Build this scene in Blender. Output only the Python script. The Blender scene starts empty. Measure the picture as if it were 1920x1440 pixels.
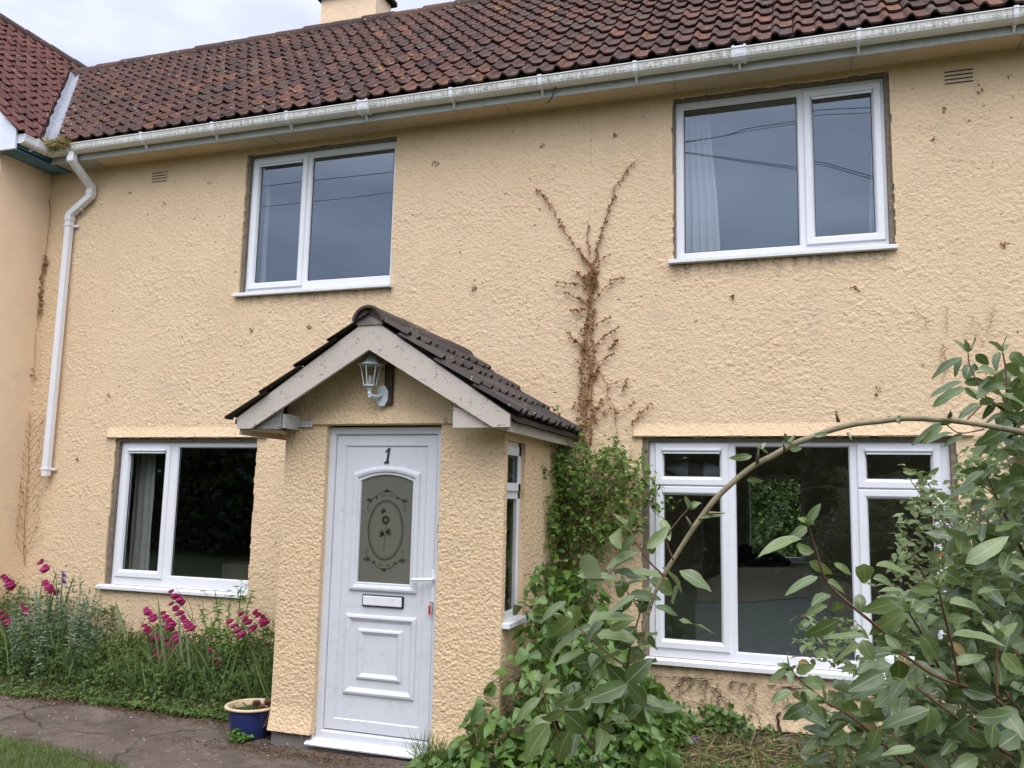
import bpy, math, random
import numpy as np
from math import radians as rad, sin, cos, pi, tan
random.seed(7)
RNG = np.random.default_rng(11)
sc = bpy.context.scene

# ------------------------------------------------------------------ camera, world, sun, exposure
CAM = np.array([0.0, -6.825, 1.75]); FPX = 1587.7
YAW, PITCH, ROLL = rad(18.776), rad(7.592), rad(-1.253)
def _rot():
    a, b, c = YAW, PITCH, ROLL
    rz = np.array([[cos(a), -sin(a), 0], [sin(a), cos(a), 0], [0, 0, 1]])
    rx = np.array([[1, 0, 0], [0, cos(b), -sin(b)], [0, sin(b), cos(b)]])
    ry = np.array([[cos(c), 0, sin(c)], [0, 1, 0], [-sin(c), 0, cos(c)]])
    return rz @ rx @ ry
ROT = _rot()
from mathutils import Matrix, Vector
cd = bpy.data.cameras.new('camera'); cam = bpy.data.objects.new('camera', cd)
sc.collection.objects.link(cam)
ex, ey, ez = ROT @ np.array([1, 0, 0]), ROT @ np.array([0, 1, 0]), ROT @ np.array([0, 0, 1])
mw = Matrix(((ex[0], ez[0], -ey[0], CAM[0]), (ex[1], ez[1], -ey[1], CAM[1]), (ex[2], ez[2], -ey[2], CAM[2]), (0, 0, 0, 1)))
cam.matrix_world = mw
cd.sensor_width = 36; cd.sensor_fit = 'HORIZONTAL'; cd.lens = FPX / 1920 * 36
cd.clip_start = 0.05; cd.clip_end = 600
sc.camera = cam
sc.view_settings.view_transform = 'Standard'; sc.view_settings.look = 'None'
sc.view_settings.exposure = 0.60; sc.view_settings.gamma = 1.0
SUN_EL, SUN_AZ = rad(58), rad(160)      # behind the camera, high, behind cloud (azimuth from +y, clockwise)

w = bpy.data.worlds.new("World"); sc.world = w; w.use_nodes = True
nt = w.node_tree; nt.nodes.clear()
def wn(t, **k):
    n = nt.nodes.new(t)
    for a, b in k.items(): setattr(n, a, b)
    return n
L = nt.links.new
out = wn('ShaderNodeOutputWorld'); sky = wn('ShaderNodeTexSky', sky_type='NISHITA', sun_disc=False)
sky.sun_elevation = SUN_EL; sky.sun_rotation = SUN_AZ
b1 = wn('ShaderNodeBackground'); L(sky.outputs[0], b1.inputs[0]); b1.inputs[1].default_value = 0.05
tc = wn('ShaderNodeTexCoord'); sx = wn('ShaderNodeSeparateXYZ'); L(tc.outputs['Generated'], sx.inputs[0])
mp = wn('ShaderNodeMapping'); mp.inputs['Scale'].default_value = (1, 1, 2.6); L(tc.outputs['Generated'], mp.inputs[0])
nz = wn('ShaderNodeTexNoise'); nz.inputs['Scale'].default_value = 4.2; nz.inputs['Detail'].default_value = 4; L(mp.outputs[0], nz.inputs['Vector'])
# CIE overcast: radiance rises towards the zenith
ma = wn('ShaderNodeMath', operation='MAXIMUM'); L(sx.outputs['Z'], ma.inputs[0]); ma.inputs[1].default_value = 0
mb = wn('ShaderNodeMath', operation='MULTIPLY_ADD'); L(ma.outputs[0], mb.inputs[0]); mb.inputs[1].default_value = 1.50; mb.inputs[2].default_value = 0.0
mb.inputs[2].default_value = 0.12
cr = wn('ShaderNodeMapRange'); L(nz.outputs[0], cr.inputs[0]); cr.inputs[1].default_value = .36; cr.inputs[2].default_value = .66; cr.inputs[3].default_value = .74; cr.inputs[4].default_value = 1.20
# brighter towards the hidden sun behind the viewer
az = wn('ShaderNodeMath', operation='MULTIPLY_ADD'); L(sx.outputs['Y'], az.inputs[0]); az.inputs[1].default_value = -0.43; az.inputs[2].default_value = 1.0
me_ = wn('ShaderNodeMath', operation='MULTIPLY'); L(mb.outputs[0], me_.inputs[0]); L(az.outputs[0], me_.inputs[1])
mc = wn('ShaderNodeMath', operation='MULTIPLY'); L(me_.outputs[0], mc.inputs[0]); L(cr.outputs[0], mc.inputs[1])
b2 = wn('ShaderNodeBackground'); b2.inputs[0].default_value = (0.88, 0.89, 1.0, 1); L(mc.outputs[0], b2.inputs[1])
ad = wn('ShaderNodeAddShader'); L(b1.outputs[0], ad.inputs[0]); L(b2.outputs[0], ad.inputs[1]); L(ad.outputs[0], out.inputs[0])

sd = bpy.data.lights.new('sun', 'SUN'); sd.energy = 1.3; sd.angle = rad(50); sd.color = (1.0, 0.965, 0.92)
sun = bpy.data.objects.new('sun', sd); sc.collection.objects.link(sun)
sdir = Vector((sin(SUN_AZ) * cos(SUN_EL), cos(SUN_AZ) * cos(SUN_EL), sin(SUN_EL)))
sun.rotation_euler = sdir.to_track_quat('Z', 'Y').to_euler()
sun.location = (3, -12, 15)

# ------------------------------------------------------------------ picture measurements -> points in the place
def ray(p): return ROT @ np.array([(p[0] - 960) / FPX, 1.0, -(p[1] - 720) / FPX])
def onY(p, y):
    d = ray(p); return CAM + d * ((y - CAM[1]) / d[1])
def onZ(p, z):
    d = ray(p); return CAM + d * ((z - CAM[2]) / d[2])
def onX(p, x):
    d = ray(p); return CAM + d * ((x - CAM[0]) / d[0])
def atD(p, d): return CAM + ray(p) * d

# ------------------------------------------------------------------ mesh helpers
def nrm(v):
    v = np.asarray(v, float); l = np.linalg.norm(v, axis=-1, keepdims=True); return v / np.maximum(l, 1e-9)
class M:
    def __init__(s): s.V = []; s.F = []; s.n = 0; s.T = []; s.hasT = False
    def add(s, v, f, t=None):
        v = np.asarray(v, float).reshape(-1, 3)
        s.V.append(v)
        if isinstance(f, np.ndarray): s.F.append(f + s.n)
        else: s.F.append([[i + s.n for i in q] for q in f])
        s.n += len(v)
        if t is None: s.T.append(np.full((len(v), 3), .5))
        else:
            s.hasT = True; t = np.asarray(t, float)
            s.T.append(np.broadcast_to(t if t.ndim > 1 else t[None, :], (len(v), 3)))
    def build(s, name, mat, parent=None, smooth=False, loc=None):
        me = bpy.data.meshes.new(name)
        V = np.concatenate(s.V) if s.V else np.zeros((0, 3))
        org = np.array(org_of(parent)) if loc is None else np.array(loc, float)
        Vl = V - org
        lens, idx = [], []
        for f in s.F:
            if isinstance(f, np.ndarray):
                lens.append(np.full(len(f), f.shape[1])); idx.append(f.ravel())
            else:
                lens.append(np.array([len(q) for q in f], int)); idx.append(np.array([i for q in f for i in q], int))
        lens = np.concatenate(lens).astype(np.int32); idx = np.concatenate(idx).astype(np.int32)
        me.vertices.add(len(Vl)); me.vertices.foreach_set('co', Vl.astype(np.float32).ravel())
        me.loops.add(len(idx)); me.loops.foreach_set('vertex_index', idx)
        me.polygons.add(len(lens)); st = np.concatenate([[0], np.cumsum(lens)[:-1]]).astype(np.int32)
        me.polygons.foreach_set('loop_start', st)
        try: me.polygons.foreach_set('loop_total', lens)
        except Exception: pass
        me.polygons.foreach_set('use_smooth', np.full(len(lens), bool(smooth)))
        me.update(calc_edges=True)
        if s.hasT:
            a = me.attributes.new('tint', 'FLOAT_COLOR', 'POINT')
            T = np.concatenate(s.T); T4 = np.concatenate([T, np.ones((len(T), 1))], 1)
            a.data.foreach_set('color', T4.astype(np.float32).ravel())
        me.validate()
        if mat: me.materials.append(mat)
        o = bpy.data.objects.new(name, me); sc.collection.objects.link(o)
        if loc is not None and parent is None: o.location = loc
        if parent is not None: o.parent = parent
        return o
def org_of(p):
    o = np.zeros(3)
    while p is not None:
        o = o + np.array(p.location); p = p.parent
    return o
def thing(name, label, cat, loc=(0, 0, 0), group=None):
    o = bpy.data.objects.new(name, None); sc.collection.objects.link(o); o.location = [float(c) for c in loc]
    o.empty_display_size = .1; return tag(o, label, cat, group)
def tag(o, label, cat, group=None, kind=None):
    o['label'] = label; o['category'] = cat
    if group: o['group'] = group
    if kind: o['kind'] = kind
    return o
def setting(o, kind='structure'):
    o['kind'] = kind; return o

BOXF = [[0, 1, 2, 3], [7, 6, 5, 4], [0, 4, 5, 1], [1, 5, 6, 2], [2, 6, 7, 3], [3, 7, 4, 0]]
def box(m, x0, x1, y0, y1, z0, z1, t=None):
    v = [(x0, y0, z0), (x0, y1, z0), (x1, y1, z0), (x1, y0, z0), (x0, y0, z1), (x0, y1, z1), (x1, y1, z1), (x1, y0, z1)]
    m.add(v, BOXF, t)
def bbox(m, x0, x1, y0, y1, z0, z1, b=.004, t=None):
    """box with all edges chamfered"""
    P = []
    X = (x0, x1); Y = (y0, y1); Z = (z0, z1); idx = {}
    for i in (0, 1):
        for j in (0, 1):
            for k in (0, 1):
                sxn, syn, szn = (b if i == 0 else -b), (b if j == 0 else -b), (b if k == 0 else -b)
                idx[i, j, k, 0] = len(P); P.append((X[i], Y[j] + syn, Z[k] + szn))
                idx[i, j, k, 1] = len(P); P.append((X[i] + sxn, Y[j], Z[k] + szn))
                idx[i, j, k, 2] = len(P); P.append((X[i] + sxn, Y[j] + syn, Z[k]))
    F = []
    def q(*a): F.append([idx[x] for x in a])
    q((0,0,0,0),(0,0,1,0),(0,1,1,0),(0,1,0,0)); q((1,0,0,0),(1,1,0,0),(1,1,1,0),(1,0,1,0))
    q((0,0,0,1),(1,0,0,1),(1,0,1,1),(0,0,1,1)); q((0,1,0,1),(0,1,1,1),(1,1,1,1),(1,1,0,1))
    q((0,0,0,2),(0,1,0,2),(1,1,0,2),(1,0,0,2)); q((0,0,1,2),(1,0,1,2),(1,1,1,2),(0,1,1,2))
    for k in (0, 1):
        for j in (0, 1): q((0,j,k,1),(0,j,k,2),(1,j,k,2),(1,j,k,1))
    for i in (0, 1):
        for k in (0, 1): q((i,0,k,0),(i,0,k,2),(i,1,k,2),(i,1,k,0))
        for j in (0, 1): q((i,j,0,0),(i,j,0,1),(i,j,1,1),(i,j,1,0))
    for i in (0, 1):
        for j in (0, 1):
            for k in (0, 1): q((i,j,k,0),(i,j,k,1),(i,j,k,2))
    m.add(P, F, t)
def prism(m, poly, axis, a0, a1, t=None):
    """extrude a 2-D polygon along 'x','y' or 'z'"""
    n = len(poly); v = []
    for a in (a0, a1):
        for p in poly:
            v.append({'x': (a, p[0], p[1]), 'y': (p[0], a, p[1]), 'z': (p[0], p[1], a)}[axis])
    f = [list(range(n))[::-1], list(range(n, 2 * n))] + [[i, (i + 1) % n, n + (i + 1) % n, n + i] for i in range(n)]
    m.add(v, f, t)
def ring(m, path, prof):
    """moulding round a closed outline in the xz plane; path(d) -> outline inset by d, prof = [(d, y)...]"""
    loops = [[(x, y, z) for x, z in path(d)] for d, y in prof]
    n = len(loops[0]); v = [p for lp in loops for p in lp]
    f = [[a * n + i, a * n + (i + 1) % n, (a + 1) * n + (i + 1) % n, (a + 1) * n + i] for a in range(len(loops) - 1) for i in range(n)]
    m.add(v, f)
def rect(x0, x1, z0, z1):
    return lambda d: [(x0 + d, z0 + d), (x1 - d, z0 + d), (x1 - d, z1 - d), (x0 + d, z1 - d)]
def arch(x0, x1, z0, z1, sag, n=14):
    def f(d):
        a, b = x0 + d, x1 - d; base = z1 - d
        pts = [(a, z0 + d), (b, z0 + d)]
        for i in range(n + 1):
            u = i / n; x = b + (a - b) * u
            pts.append((x, base - sag + sag * (1 - (2 * u - 1) ** 2)))
        return pts
    return f
def face_holes(m, x0, x1, z0, z1, holes, y):
    xs = sorted({x0, x1, *[h[0] for h in holes], *[h[1] for h in holes]}); zs = sorted({z0, z1, *[h[2] for h in holes], *[h[3] for h in holes]})
    for a, b in zip(xs, xs[1:]):
        for c, d in zip(zs, zs[1:]):
            mx, mz = (a + b) / 2, (c + d) / 2
            if not any(h[0] < mx < h[1] and h[2] < mz < h[3] for h in holes):
                m.add([(a, y, c), (b, y, c), (b, y, d), (a, y, d)], [[0, 1, 2, 3]])
def tube(m, pts, r, sides=6, t=None, cap=True):
    P = np.asarray(pts, float); n = len(P)
    r = np.broadcast_to(np.asarray(r, float), (n,)) if np.ndim(r) <= 1 else r
    T = np.gradient(P, axis=0); T = nrm(T)
    up = np.array([0, 0, 1.]) if abs(T[0][2]) < .9 else np.array([1., 0, 0])
    a = nrm(np.cross(T[0], up)); V = []
    for i in range(n):
        a = nrm(a - T[i] * (a @ T[i])); b = np.cross(T[i], a)
        for k in range(sides):
            th = 2 * pi * k / sides; V.append(P[i] + r[i] * (cos(th) * a + sin(th) * b))
    F = [[i * sides + k, i * sides + (k + 1) % sides, (i + 1) * sides + (k + 1) % sides, (i + 1) * sides + k] for i in range(n - 1) for k in range(sides)]
    if cap: F += [list(range(sides))[::-1], [(n - 1) * sides + k for k in range(sides)]]
    m.add(V, F, t)
def smooth_path(pts, n=6):
    P = np.asarray(pts, float); o = []
    Q = np.vstack([2 * P[0] - P[1], P, 2 * P[-1] - P[-2]])
    for i in range(1, len(Q) - 2):
        for k in range(n):
            u = k / n; a, b, c, d = Q[i - 1], Q[i], Q[i + 1], Q[i + 2]
            o.append(.5 * (2 * b + (c - a) * u + (2 * a - 5 * b + 4 * c - d) * u * u + (3 * b - a - 3 * c + d) * u ** 3))
    o.append(P[-1]); return np.array(o)
def lathe(m, prof, c, n=20, t=None):
    V = [(c[0] + r * cos(2 * pi * k / n), c[1] + r * sin(2 * pi * k / n), c[2] + z) for r, z in prof for k in range(n)]
    F = [[i * n + k, i * n + (k + 1) % n, (i + 1) * n + (k + 1) % n, (i + 1) * n + k] for i in range(len(prof) - 1) for k in range(n)]
    m.add(V, F, t)

# leaf: midrib of 5, two sides of 3; folded along the midrib and curled along the length
LX = np.array([0, .22, .5, .78, 1.0]); LW = {'ovate': (.62, 1.0, .66), 'lance': (.75, 1.0, .8), 'heart': (1.0, .95, .55), 'strap': (1, .95, .7), 'kite': (.7, 1., .6)}
LF = np.array([[0, 5, 1, 1], [1, 5, 6, 2], [2, 6, 7, 3], [3, 7, 4, 4], [0, 1, 8, 8], [1, 2, 9, 8], [2, 3, 10, 9], [3, 4, 10, 10]])
def leaves(m, base, d, n, length, width, curl=.25, fold=.25, kind='ovate', tint=None, wav=0.0):
    base = np.asarray(base, float).reshape(-1, 3); K = len(base)
    d = nrm(np.broadcast_to(d, (K, 3))); n = np.broadcast_to(n, (K, 3)); n = nrm(n - d * np.sum(n * d, 1, keepdims=True)); s = np.cross(d, n)
    length = np.broadcast_to(length, (K,)); width = np.broadcast_to(width, (K,)); curl = np.broadcast_to(curl, (K,)); fold = np.broadcast_to(fold, (K,))
    lw = LW[kind]
    xs = np.concatenate([LX, LX[1:4], LX[1:4]]); ys = np.concatenate([np.zeros(5), np.array(lw), -np.array(lw)]) * .5
    wz = RNG.normal(0, 1, (K, 11)) * wav * (np.abs(ys) > 0)
    z = fold[:, None] * np.abs(ys)[None] * width[:, None] - (curl[:, None] * (xs ** 2)[None]) * length[:, None] + wz * width[:, None]
    x = xs[None] * length[:, None] * (1 - .12 * np.abs(curl[:, None]) * xs[None]); y = ys[None] * width[:, None]
    V = base[:, None] + x[..., None] * d[:, None] + y[..., None] * s[:, None] + z[..., None] * n[:, None]
    tris = []
    for q in LF: tris.append(q)
    f4 = np.array([q for q in LF if q[2] != q[3]]); f3 = np.array([q[:3] for q in LF if q[2] == q[3]])
    off = (np.arange(K) * 11)[:, None, None]
    if tint is None: t = None
    else:
        t = np.repeat(np.broadcast_to(tint, (K, 3)), 11, axis=0).copy(); t[:, 2] = np.tile(np.concatenate([np.zeros(5), np.ones(6)]), K)
    start = m.n
    m.add(V.reshape(-1, 3), (f4[None] + off).reshape(-1, 4), t)
    m.F.append((f3[None] + off).reshape(-1, 3) + start)
NS = 8; SX = np.linspace(0, 1, NS + 1); _i = np.arange(1, NS)
FQ, FT = [], []
for _k in range(NS):
    for _o, _fl in ((NS + 1, False), (2 * NS, True)):
        a_, b_ = _k, _k + 1; c_ = _o + _k; d_ = _o + _k - 1
        if _k == 0: q_ = [a_, c_, b_]
        elif _k == NS - 1: q_ = [a_, d_, b_]
        else: q_ = [a_, d_, c_, b_]
        q_ = q_[::-1] if _fl else q_; (FQ if len(q_) == 4 else FT).append(q_)
FQ, FT = np.array(FQ), np.array(FT); NV = NS + 1 + 2 * (NS - 1)
def wprof(kind, x):
    if kind == 'heart': return np.sqrt(np.clip(x / .16, 0, 1)) * np.clip(1.12 * (1 - x), 0, 1) ** .62
    if kind == 'lance': return np.sin(pi * x ** .9) ** .75
    return np.sin(pi * x ** .80) ** .72 * (1 - .12 * x)
def leaves_hi(m, base, d, n, length, width, curl=.25, fold=.25, kind='ovate', tint=None, wav=0.0):
    """rounded leaf with wavy margin for plants near the viewer"""
    base = np.asarray(base, float).reshape(-1, 3); K = len(base)
    d = nrm(np.broadcast_to(d, (K, 3))); n = np.broadcast_to(n, (K, 3)); n = nrm(n - d * np.sum(n * d, 1, keepdims=True)); s = np.cross(d, n)
    length, width, curl, fold = [np.broadcast_to(q, (K,))[:, None] for q in (length, width, curl, fold)]
    w1 = wprof(kind, SX[1:-1]); xs = np.concatenate([SX, SX[1:-1], SX[1:-1]]); ys = np.concatenate([np.zeros(NS + 1), w1, -w1]) * .5
    ph = RNG.uniform(0, 6.28, (K, 1)); bend = RNG.normal(0, .09, (K, 1)); tw = RNG.normal(0, .35, (K, 1)); on = (np.abs(ys) > 0)[None]
    yy = ys[None] * width * (1 + RNG.normal(0, .05, (K, NV)) * on)
    z = fold * np.abs(yy) - curl * (xs ** 2)[None] * length + on * width * wav * (2.2 * np.sin(9 * xs[None] + ph + np.sign(ys)[None]) + RNG.normal(0, .8, (K, NV))) + tw * xs[None] * yy
    x = xs[None] * length * (1 - .15 * np.abs(curl) * xs[None]); yy = yy + bend * length * (xs ** 2)[None]
    V = base[:, None] + x[..., None] * d[:, None] + yy[..., None] * s[:, None] + z[..., None] * n[:, None]
    t = None
    if tint is not None:
        t = np.repeat(np.broadcast_to(tint, (K, 3)), NV, axis=0).copy(); t[:, 2] = np.tile(np.concatenate([np.zeros(NS + 1), np.ones(NV - NS - 1)]), K)
    st = m.n; off = (np.arange(K) * NV)[:, None, None]
    m.add(V.reshape(-1, 3), (FQ[None] + off).reshape(-1, 4), t); m.F.append((FT[None] + off).reshape(-1, 3) + st)
def rdir(K, up=0.0, spread=1.0):
    v = RNG.normal(0, spread, (K, 3)); v[:, 2] += up; return nrm(v)
def tints(K, lo=0, hi=1): 
    return np.stack([RNG.uniform(lo, hi, K), RNG.uniform(0, 1, K), RNG.uniform(0, 1, K)], 1)

# value noise on arrays
def vnoise(u, v, su, sv, seed):
    g = np.random.default_rng(seed).random((257, 263))
    a, b = u / su, v / sv; i, j = np.floor(a).astype(int), np.floor(b).astype(int); fa, fb = a - i, b - j
    fa = fa * fa * (3 - 2 * fa); fb = fb * fb * (3 - 2 * fb)
    i0, i1, j0, j1 = i % 257, (i + 1) % 257, j % 263, (j + 1) % 263
    return (g[i0, j0] * (1 - fa) + g[i1, j0] * fa) * (1 - fb) + (g[i0, j1] * (1 - fa) + g[i1, j1] * fa) * fb
def sstep(a, b, x):
    t = np.clip((x - a) / (b - a), 0, 1); return t * t * (3 - 2 * t)
def roughcast(u, v, seed, fine=1.0):
    wu = u + .010 * vnoise(u, v, .05, .05, seed + 7); wv = v + .010 * vnoise(u, v, .05, .05, seed + 9)
    n1 = vnoise(wu, wv, .031 * fine, .025 * fine, seed); n2 = vnoise(u, v, .019 * fine, .015 * fine, seed + 1); n3 = vnoise(u, v, .22, .18, seed + 2); n4 = vnoise(u, v, 1.1, .9, seed + 3); n5 = vnoise(u, v, .022 * fine, .017 * fine, seed + 4)
    h = sstep(.50, .92, n1) * .60 + sstep(.45, .95, n2) * .45 - sstep(.64, .84, n5) * .70
    wx = .006 * vnoise(u, v, .012, .012, seed + 31); wy = .006 * vnoise(u, v, .012, .012, seed + 32)
    if fine < .9: return .30 * h * (.45 + .9 * n3) + .85 * spatter(u + wx, v + wy, .0175, seed + 33, .8) + .3 * n4      # pebbledash
    return .40 * h * (.45 + .9 * n3) + 1.05 * (.30 + 1.0 * n3) * spatter(u + wx, v + wy, .024, seed + 34, 2.2) + .35 * n4
def spatter(u, v, cell, seed, sparse):
    """rounded grains of random height on a jittered grid"""
    g = np.random.default_rng(seed); jx, jy, hh = g.random((211, 223)), g.random((211, 223)), g.random((211, 223)) ** sparse; rr = .45 + .45 * g.random((211, 223))
    a, b = u / cell, v / cell; i, j = np.floor(a).astype(int), np.floor(b).astype(int); h = np.zeros_like(u)
    for di in (-1, 0, 1):
        for dj in (-1, 0, 1):
            ii, jj = (i + di) % 211, (j + dj) % 223
            d2 = ((i + di + jx[ii, jj] - a) ** 2 + (j + dj + jy[ii, jj] - b) ** 2) / (rr[ii, jj] ** 2)
            h = np.maximum(h, hh[ii, jj] * np.sqrt(np.clip(1 - d2, 0, 1)))
    return h
def stucco(m, O, U, Vv, N, w_, h_, step, holes=(), seed=1, amp=.009, jag=.0, fine=1.0, lip=.02, fade=(0, 0, 0, 0), extra=None):
    O, U, Vv, N = [np.asarray(a, float) for a in (O, U, Vv, N)]
    nu, nv = max(2, int(round(w_ / step)) + 1), max(2, int(round(h_ / step)) + 1)
    u1, v1 = np.linspace(0, w_, nu), np.linspace(0, h_, nv); u, v = np.meshgrid(u1, v1, indexing='ij')
    h = amp * roughcast(u, v, seed, fine)
    for k, (dist, fl) in enumerate(((u, fade[0]), (w_ - u, fade[1]), (v, fade[2]), (h_ - v, fade[3]))):
        if fl: h = h * sstep(0, fl, dist)
    if extra is not None: h = h + extra(u, v)
    P = O + u[..., None] * U + v[..., None] * Vv + h[..., None] * N
    uc, vc = np.meshgrid((u1[1:] + u1[:-1]) / 2, (v1[1:] + v1[:-1]) / 2, indexing='ij')
    keep = np.ones(uc.shape, bool)
    for (a, b, c, d) in holes:
        sdv = np.maximum(np.maximum(a - uc, uc - b), np.maximum(c - vc, vc - d))
        j = jag * (vnoise(uc, vc, .05, .05, seed + 21) * 1.3 + vnoise(uc, vc, .17, .17, seed + 23) * 1.4 - 1.1) if jag else 0
        keep &= sdv > j
    idx = np.arange(nu * nv).reshape(nu, nv)
    q = np.stack([idx[:-1, :-1], idx[1:, :-1], idx[1:, 1:], idx[:-1, 1:]], -1)
    m.add(P.reshape(-1, 3), q[keep])
    if holes and lip:
        base = m.n - nu * nv; Pf = P.reshape(-1, 3); segs = []
        kp = np.pad(keep, 1, constant_values=True)
        k0 = kp[1:-1, 1:-1]
        for di, dj, ca, cb in ((1, 0, 1, 2), (-1, 0, 3, 0), (0, 1, 2, 3), (0, -1, 0, 1)):
            nb = kp[1 + di:kp.shape[0] - 1 + di, 1 + dj:kp.shape[1] - 1 + dj]
            e = k0 & ~nb
            segs.append(np.stack([q[e][:, ca], q[e][:, cb]], 1))
        sg = np.concatenate(segs)
        if len(sg):
            A, B = Pf[sg[:, 0]], Pf[sg[:, 1]]
            VV = np.stack([A, B, B - N * lip, A - N * lip], 1).reshape(-1, 3)
            m.add(VV, np.arange(len(VV)).reshape(-1, 4))

# ------------------------------------------------------------------ materials
class NT:
    def __init__(s, name):
        s.m = bpy.data.materials.new(name); s.m.use_nodes = True; s.t = s.m.node_tree; s.t.nodes.clear()
        s.o = s.t.nodes.new('ShaderNodeOutputMaterial')
    def n(s, typ, ins=None, **k):
        nd = s.t.nodes.new(typ)
        for a, b in k.items(): setattr(nd, a, b)
        for a, b in (ins or {}).items(): s.set(nd.inputs[a], b)
        return nd
    def set(s, sock, b):
        if isinstance(b, bpy.types.NodeSocket): s.t.links.new(b, sock)
        else:
            if isinstance(b, tuple) and len(b) == 3 and sock.type == 'RGBA': b = (*b, 1)
            sock.default_value = b
    def mix(s, fac, a, b, blend='MIX'):
        nd = s.n('ShaderNodeMix', data_type='RGBA', blend_type=blend); s.set(nd.inputs[0], fac); s.set(nd.inputs[6], a); s.set(nd.inputs[7], b); return nd.outputs[2]
    def obj(s, scale=(1, 1, 1)):
        tcn = s.n('ShaderNodeTexCoord'); mpn = s.n('ShaderNodeMapping', {'Vector': tcn.outputs['Object'], 'Scale': scale}); return mpn.outputs[0]
    def noise(s, vec, scale, detail=3, rough=.55, dist=0.0):
        return s.n('ShaderNodeTexNoise', {'Vector': vec, 'Scale': scale, 'Detail': detail, 'Roughness': rough, 'Distortion': dist}).outputs[0]
    def ramp(s, fac, a, b, lo=0., hi=1.):
        return s.n('ShaderNodeMapRange', {0: fac, 1: a, 2: b, 3: lo, 4: hi}).outputs[0]
    def math(s, op, a, b=0.): return s.n('ShaderNodeMath', {0: a, 1: b}, operation=op).outputs[0]
    def bump(s, h, strength=.5, dist=.01, normal=None):
        i = {'Height': h, 'Strength': strength, 'Distance': dist}
        if normal is not None: i['Normal'] = normal
        return s.n('ShaderNodeBump', i).outputs[0]
    def bsdf(s, col, rough=.6, spec=.5, normal=None, **k):
        i = {'Base Color': col, 'Roughness': rough, 'Specular IOR Level': spec}
        if normal is not None: i['Normal'] = normal
        i.update({a: b for a, b in k.items()})
        return s.n('ShaderNodeBsdfPrincipled', i).outputs[0]
    def done(s, sh): s.t.links.new(sh, s.o.inputs[0]); return s.m

def m_wall(name, base, alt, dark=.5, spots=1.0, bump=.45, stains=False):
    k = NT(name); v = k.obj()
    big = k.noise(v, 1.3, 4); mid = k.noise(v, 7, 4); fine = k.noise(v, 70, 3)
    c = k.mix(k.ramp(big, .35, .7), base, alt)
    c = k.mix(k.ramp(mid, .45, .75, 0, .35), c, tuple(x * .86 for x in alt))
    grn = k.ramp(k.noise(v, 2.7, 5, .6), .60, .74, 0, .30)
    c = k.mix(grn, c, (.50, .46, .33))
    pit = k.ramp(k.noise(v, 34, 2, .5, .6), .62, .72, 0, .55 * dark)
    c = k.mix(pit, c, (.30, .20, .11))
    sp = k.ramp(k.noise(v, 19, 1, .4, .2), .735, .765, 0, .7 * spots)
    c = k.mix(sp, c, (.17, .11, .06))
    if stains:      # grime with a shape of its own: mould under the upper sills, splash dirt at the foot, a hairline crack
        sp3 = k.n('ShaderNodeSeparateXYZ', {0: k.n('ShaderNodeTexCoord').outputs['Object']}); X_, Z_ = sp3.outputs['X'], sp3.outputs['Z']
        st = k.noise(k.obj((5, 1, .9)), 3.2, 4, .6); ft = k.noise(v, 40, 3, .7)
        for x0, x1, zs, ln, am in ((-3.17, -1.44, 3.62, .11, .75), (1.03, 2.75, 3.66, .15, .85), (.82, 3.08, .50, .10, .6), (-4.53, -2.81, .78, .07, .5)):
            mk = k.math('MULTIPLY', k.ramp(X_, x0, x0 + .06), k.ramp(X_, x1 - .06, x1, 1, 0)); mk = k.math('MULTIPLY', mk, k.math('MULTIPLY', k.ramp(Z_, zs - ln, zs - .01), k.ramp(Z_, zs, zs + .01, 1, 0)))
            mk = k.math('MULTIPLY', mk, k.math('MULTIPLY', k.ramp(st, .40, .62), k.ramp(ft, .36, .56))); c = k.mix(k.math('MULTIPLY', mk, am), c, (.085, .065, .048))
        c = k.mix(k.math('MULTIPLY', k.ramp(Z_, .75, .12), k.ramp(k.noise(v, 9, 4, .65), .42, .68, 0, .5)), c, (.30, .24, .17))
        c = k.mix(k.math('MULTIPLY', k.ramp(k.noise(k.obj((3, 1, .35)), 2.2, 4, .6), .55, .75), .16), c, (.42, .34, .25))
        wob = k.math('MULTIPLY', k.math('SUBTRACT', k.noise(v, 6, 3), .5), .05); dx = k.math('ABSOLUTE', k.math('ADD', k.math('SUBTRACT', X_, .37), wob))
        ckk = k.math('MULTIPLY', k.ramp(dx, .001, .006, 1, 0), k.math('MULTIPLY', k.ramp(Z_, 3.5, 3.9), k.ramp(k.noise(v, 12, 2), .35, .55, 0, .5))); c = k.mix(ckk, c, (.30, .22, .15))
    vo = k.n('ShaderNodeTexVoronoi', {'Vector': v, 'Scale': 55.0}).outputs['Distance']
    h = k.math('ADD', k.math('MULTIPLY', vo, -.6), fine)
    return k.done(k.bsdf(c, .88, .25, k.bump(h, bump, .012)))
CREAM = (.725, .548, .355); CREAM2 = (.700, .518, .333)
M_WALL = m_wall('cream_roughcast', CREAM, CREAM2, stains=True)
M_PORCH = m_wall('cream_pebbledash', (.735, .55, .345), (.705, .52, .325), .9, .6, .6)
M_WING = m_wall('peach_render', (.84, .645, .445), (.82, .62, .425), .06, .12, .06)
M_BAND = m_wall('cream_band', (.69, .525, .35), (.66, .49, .33), .4, .8, .6)

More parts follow.
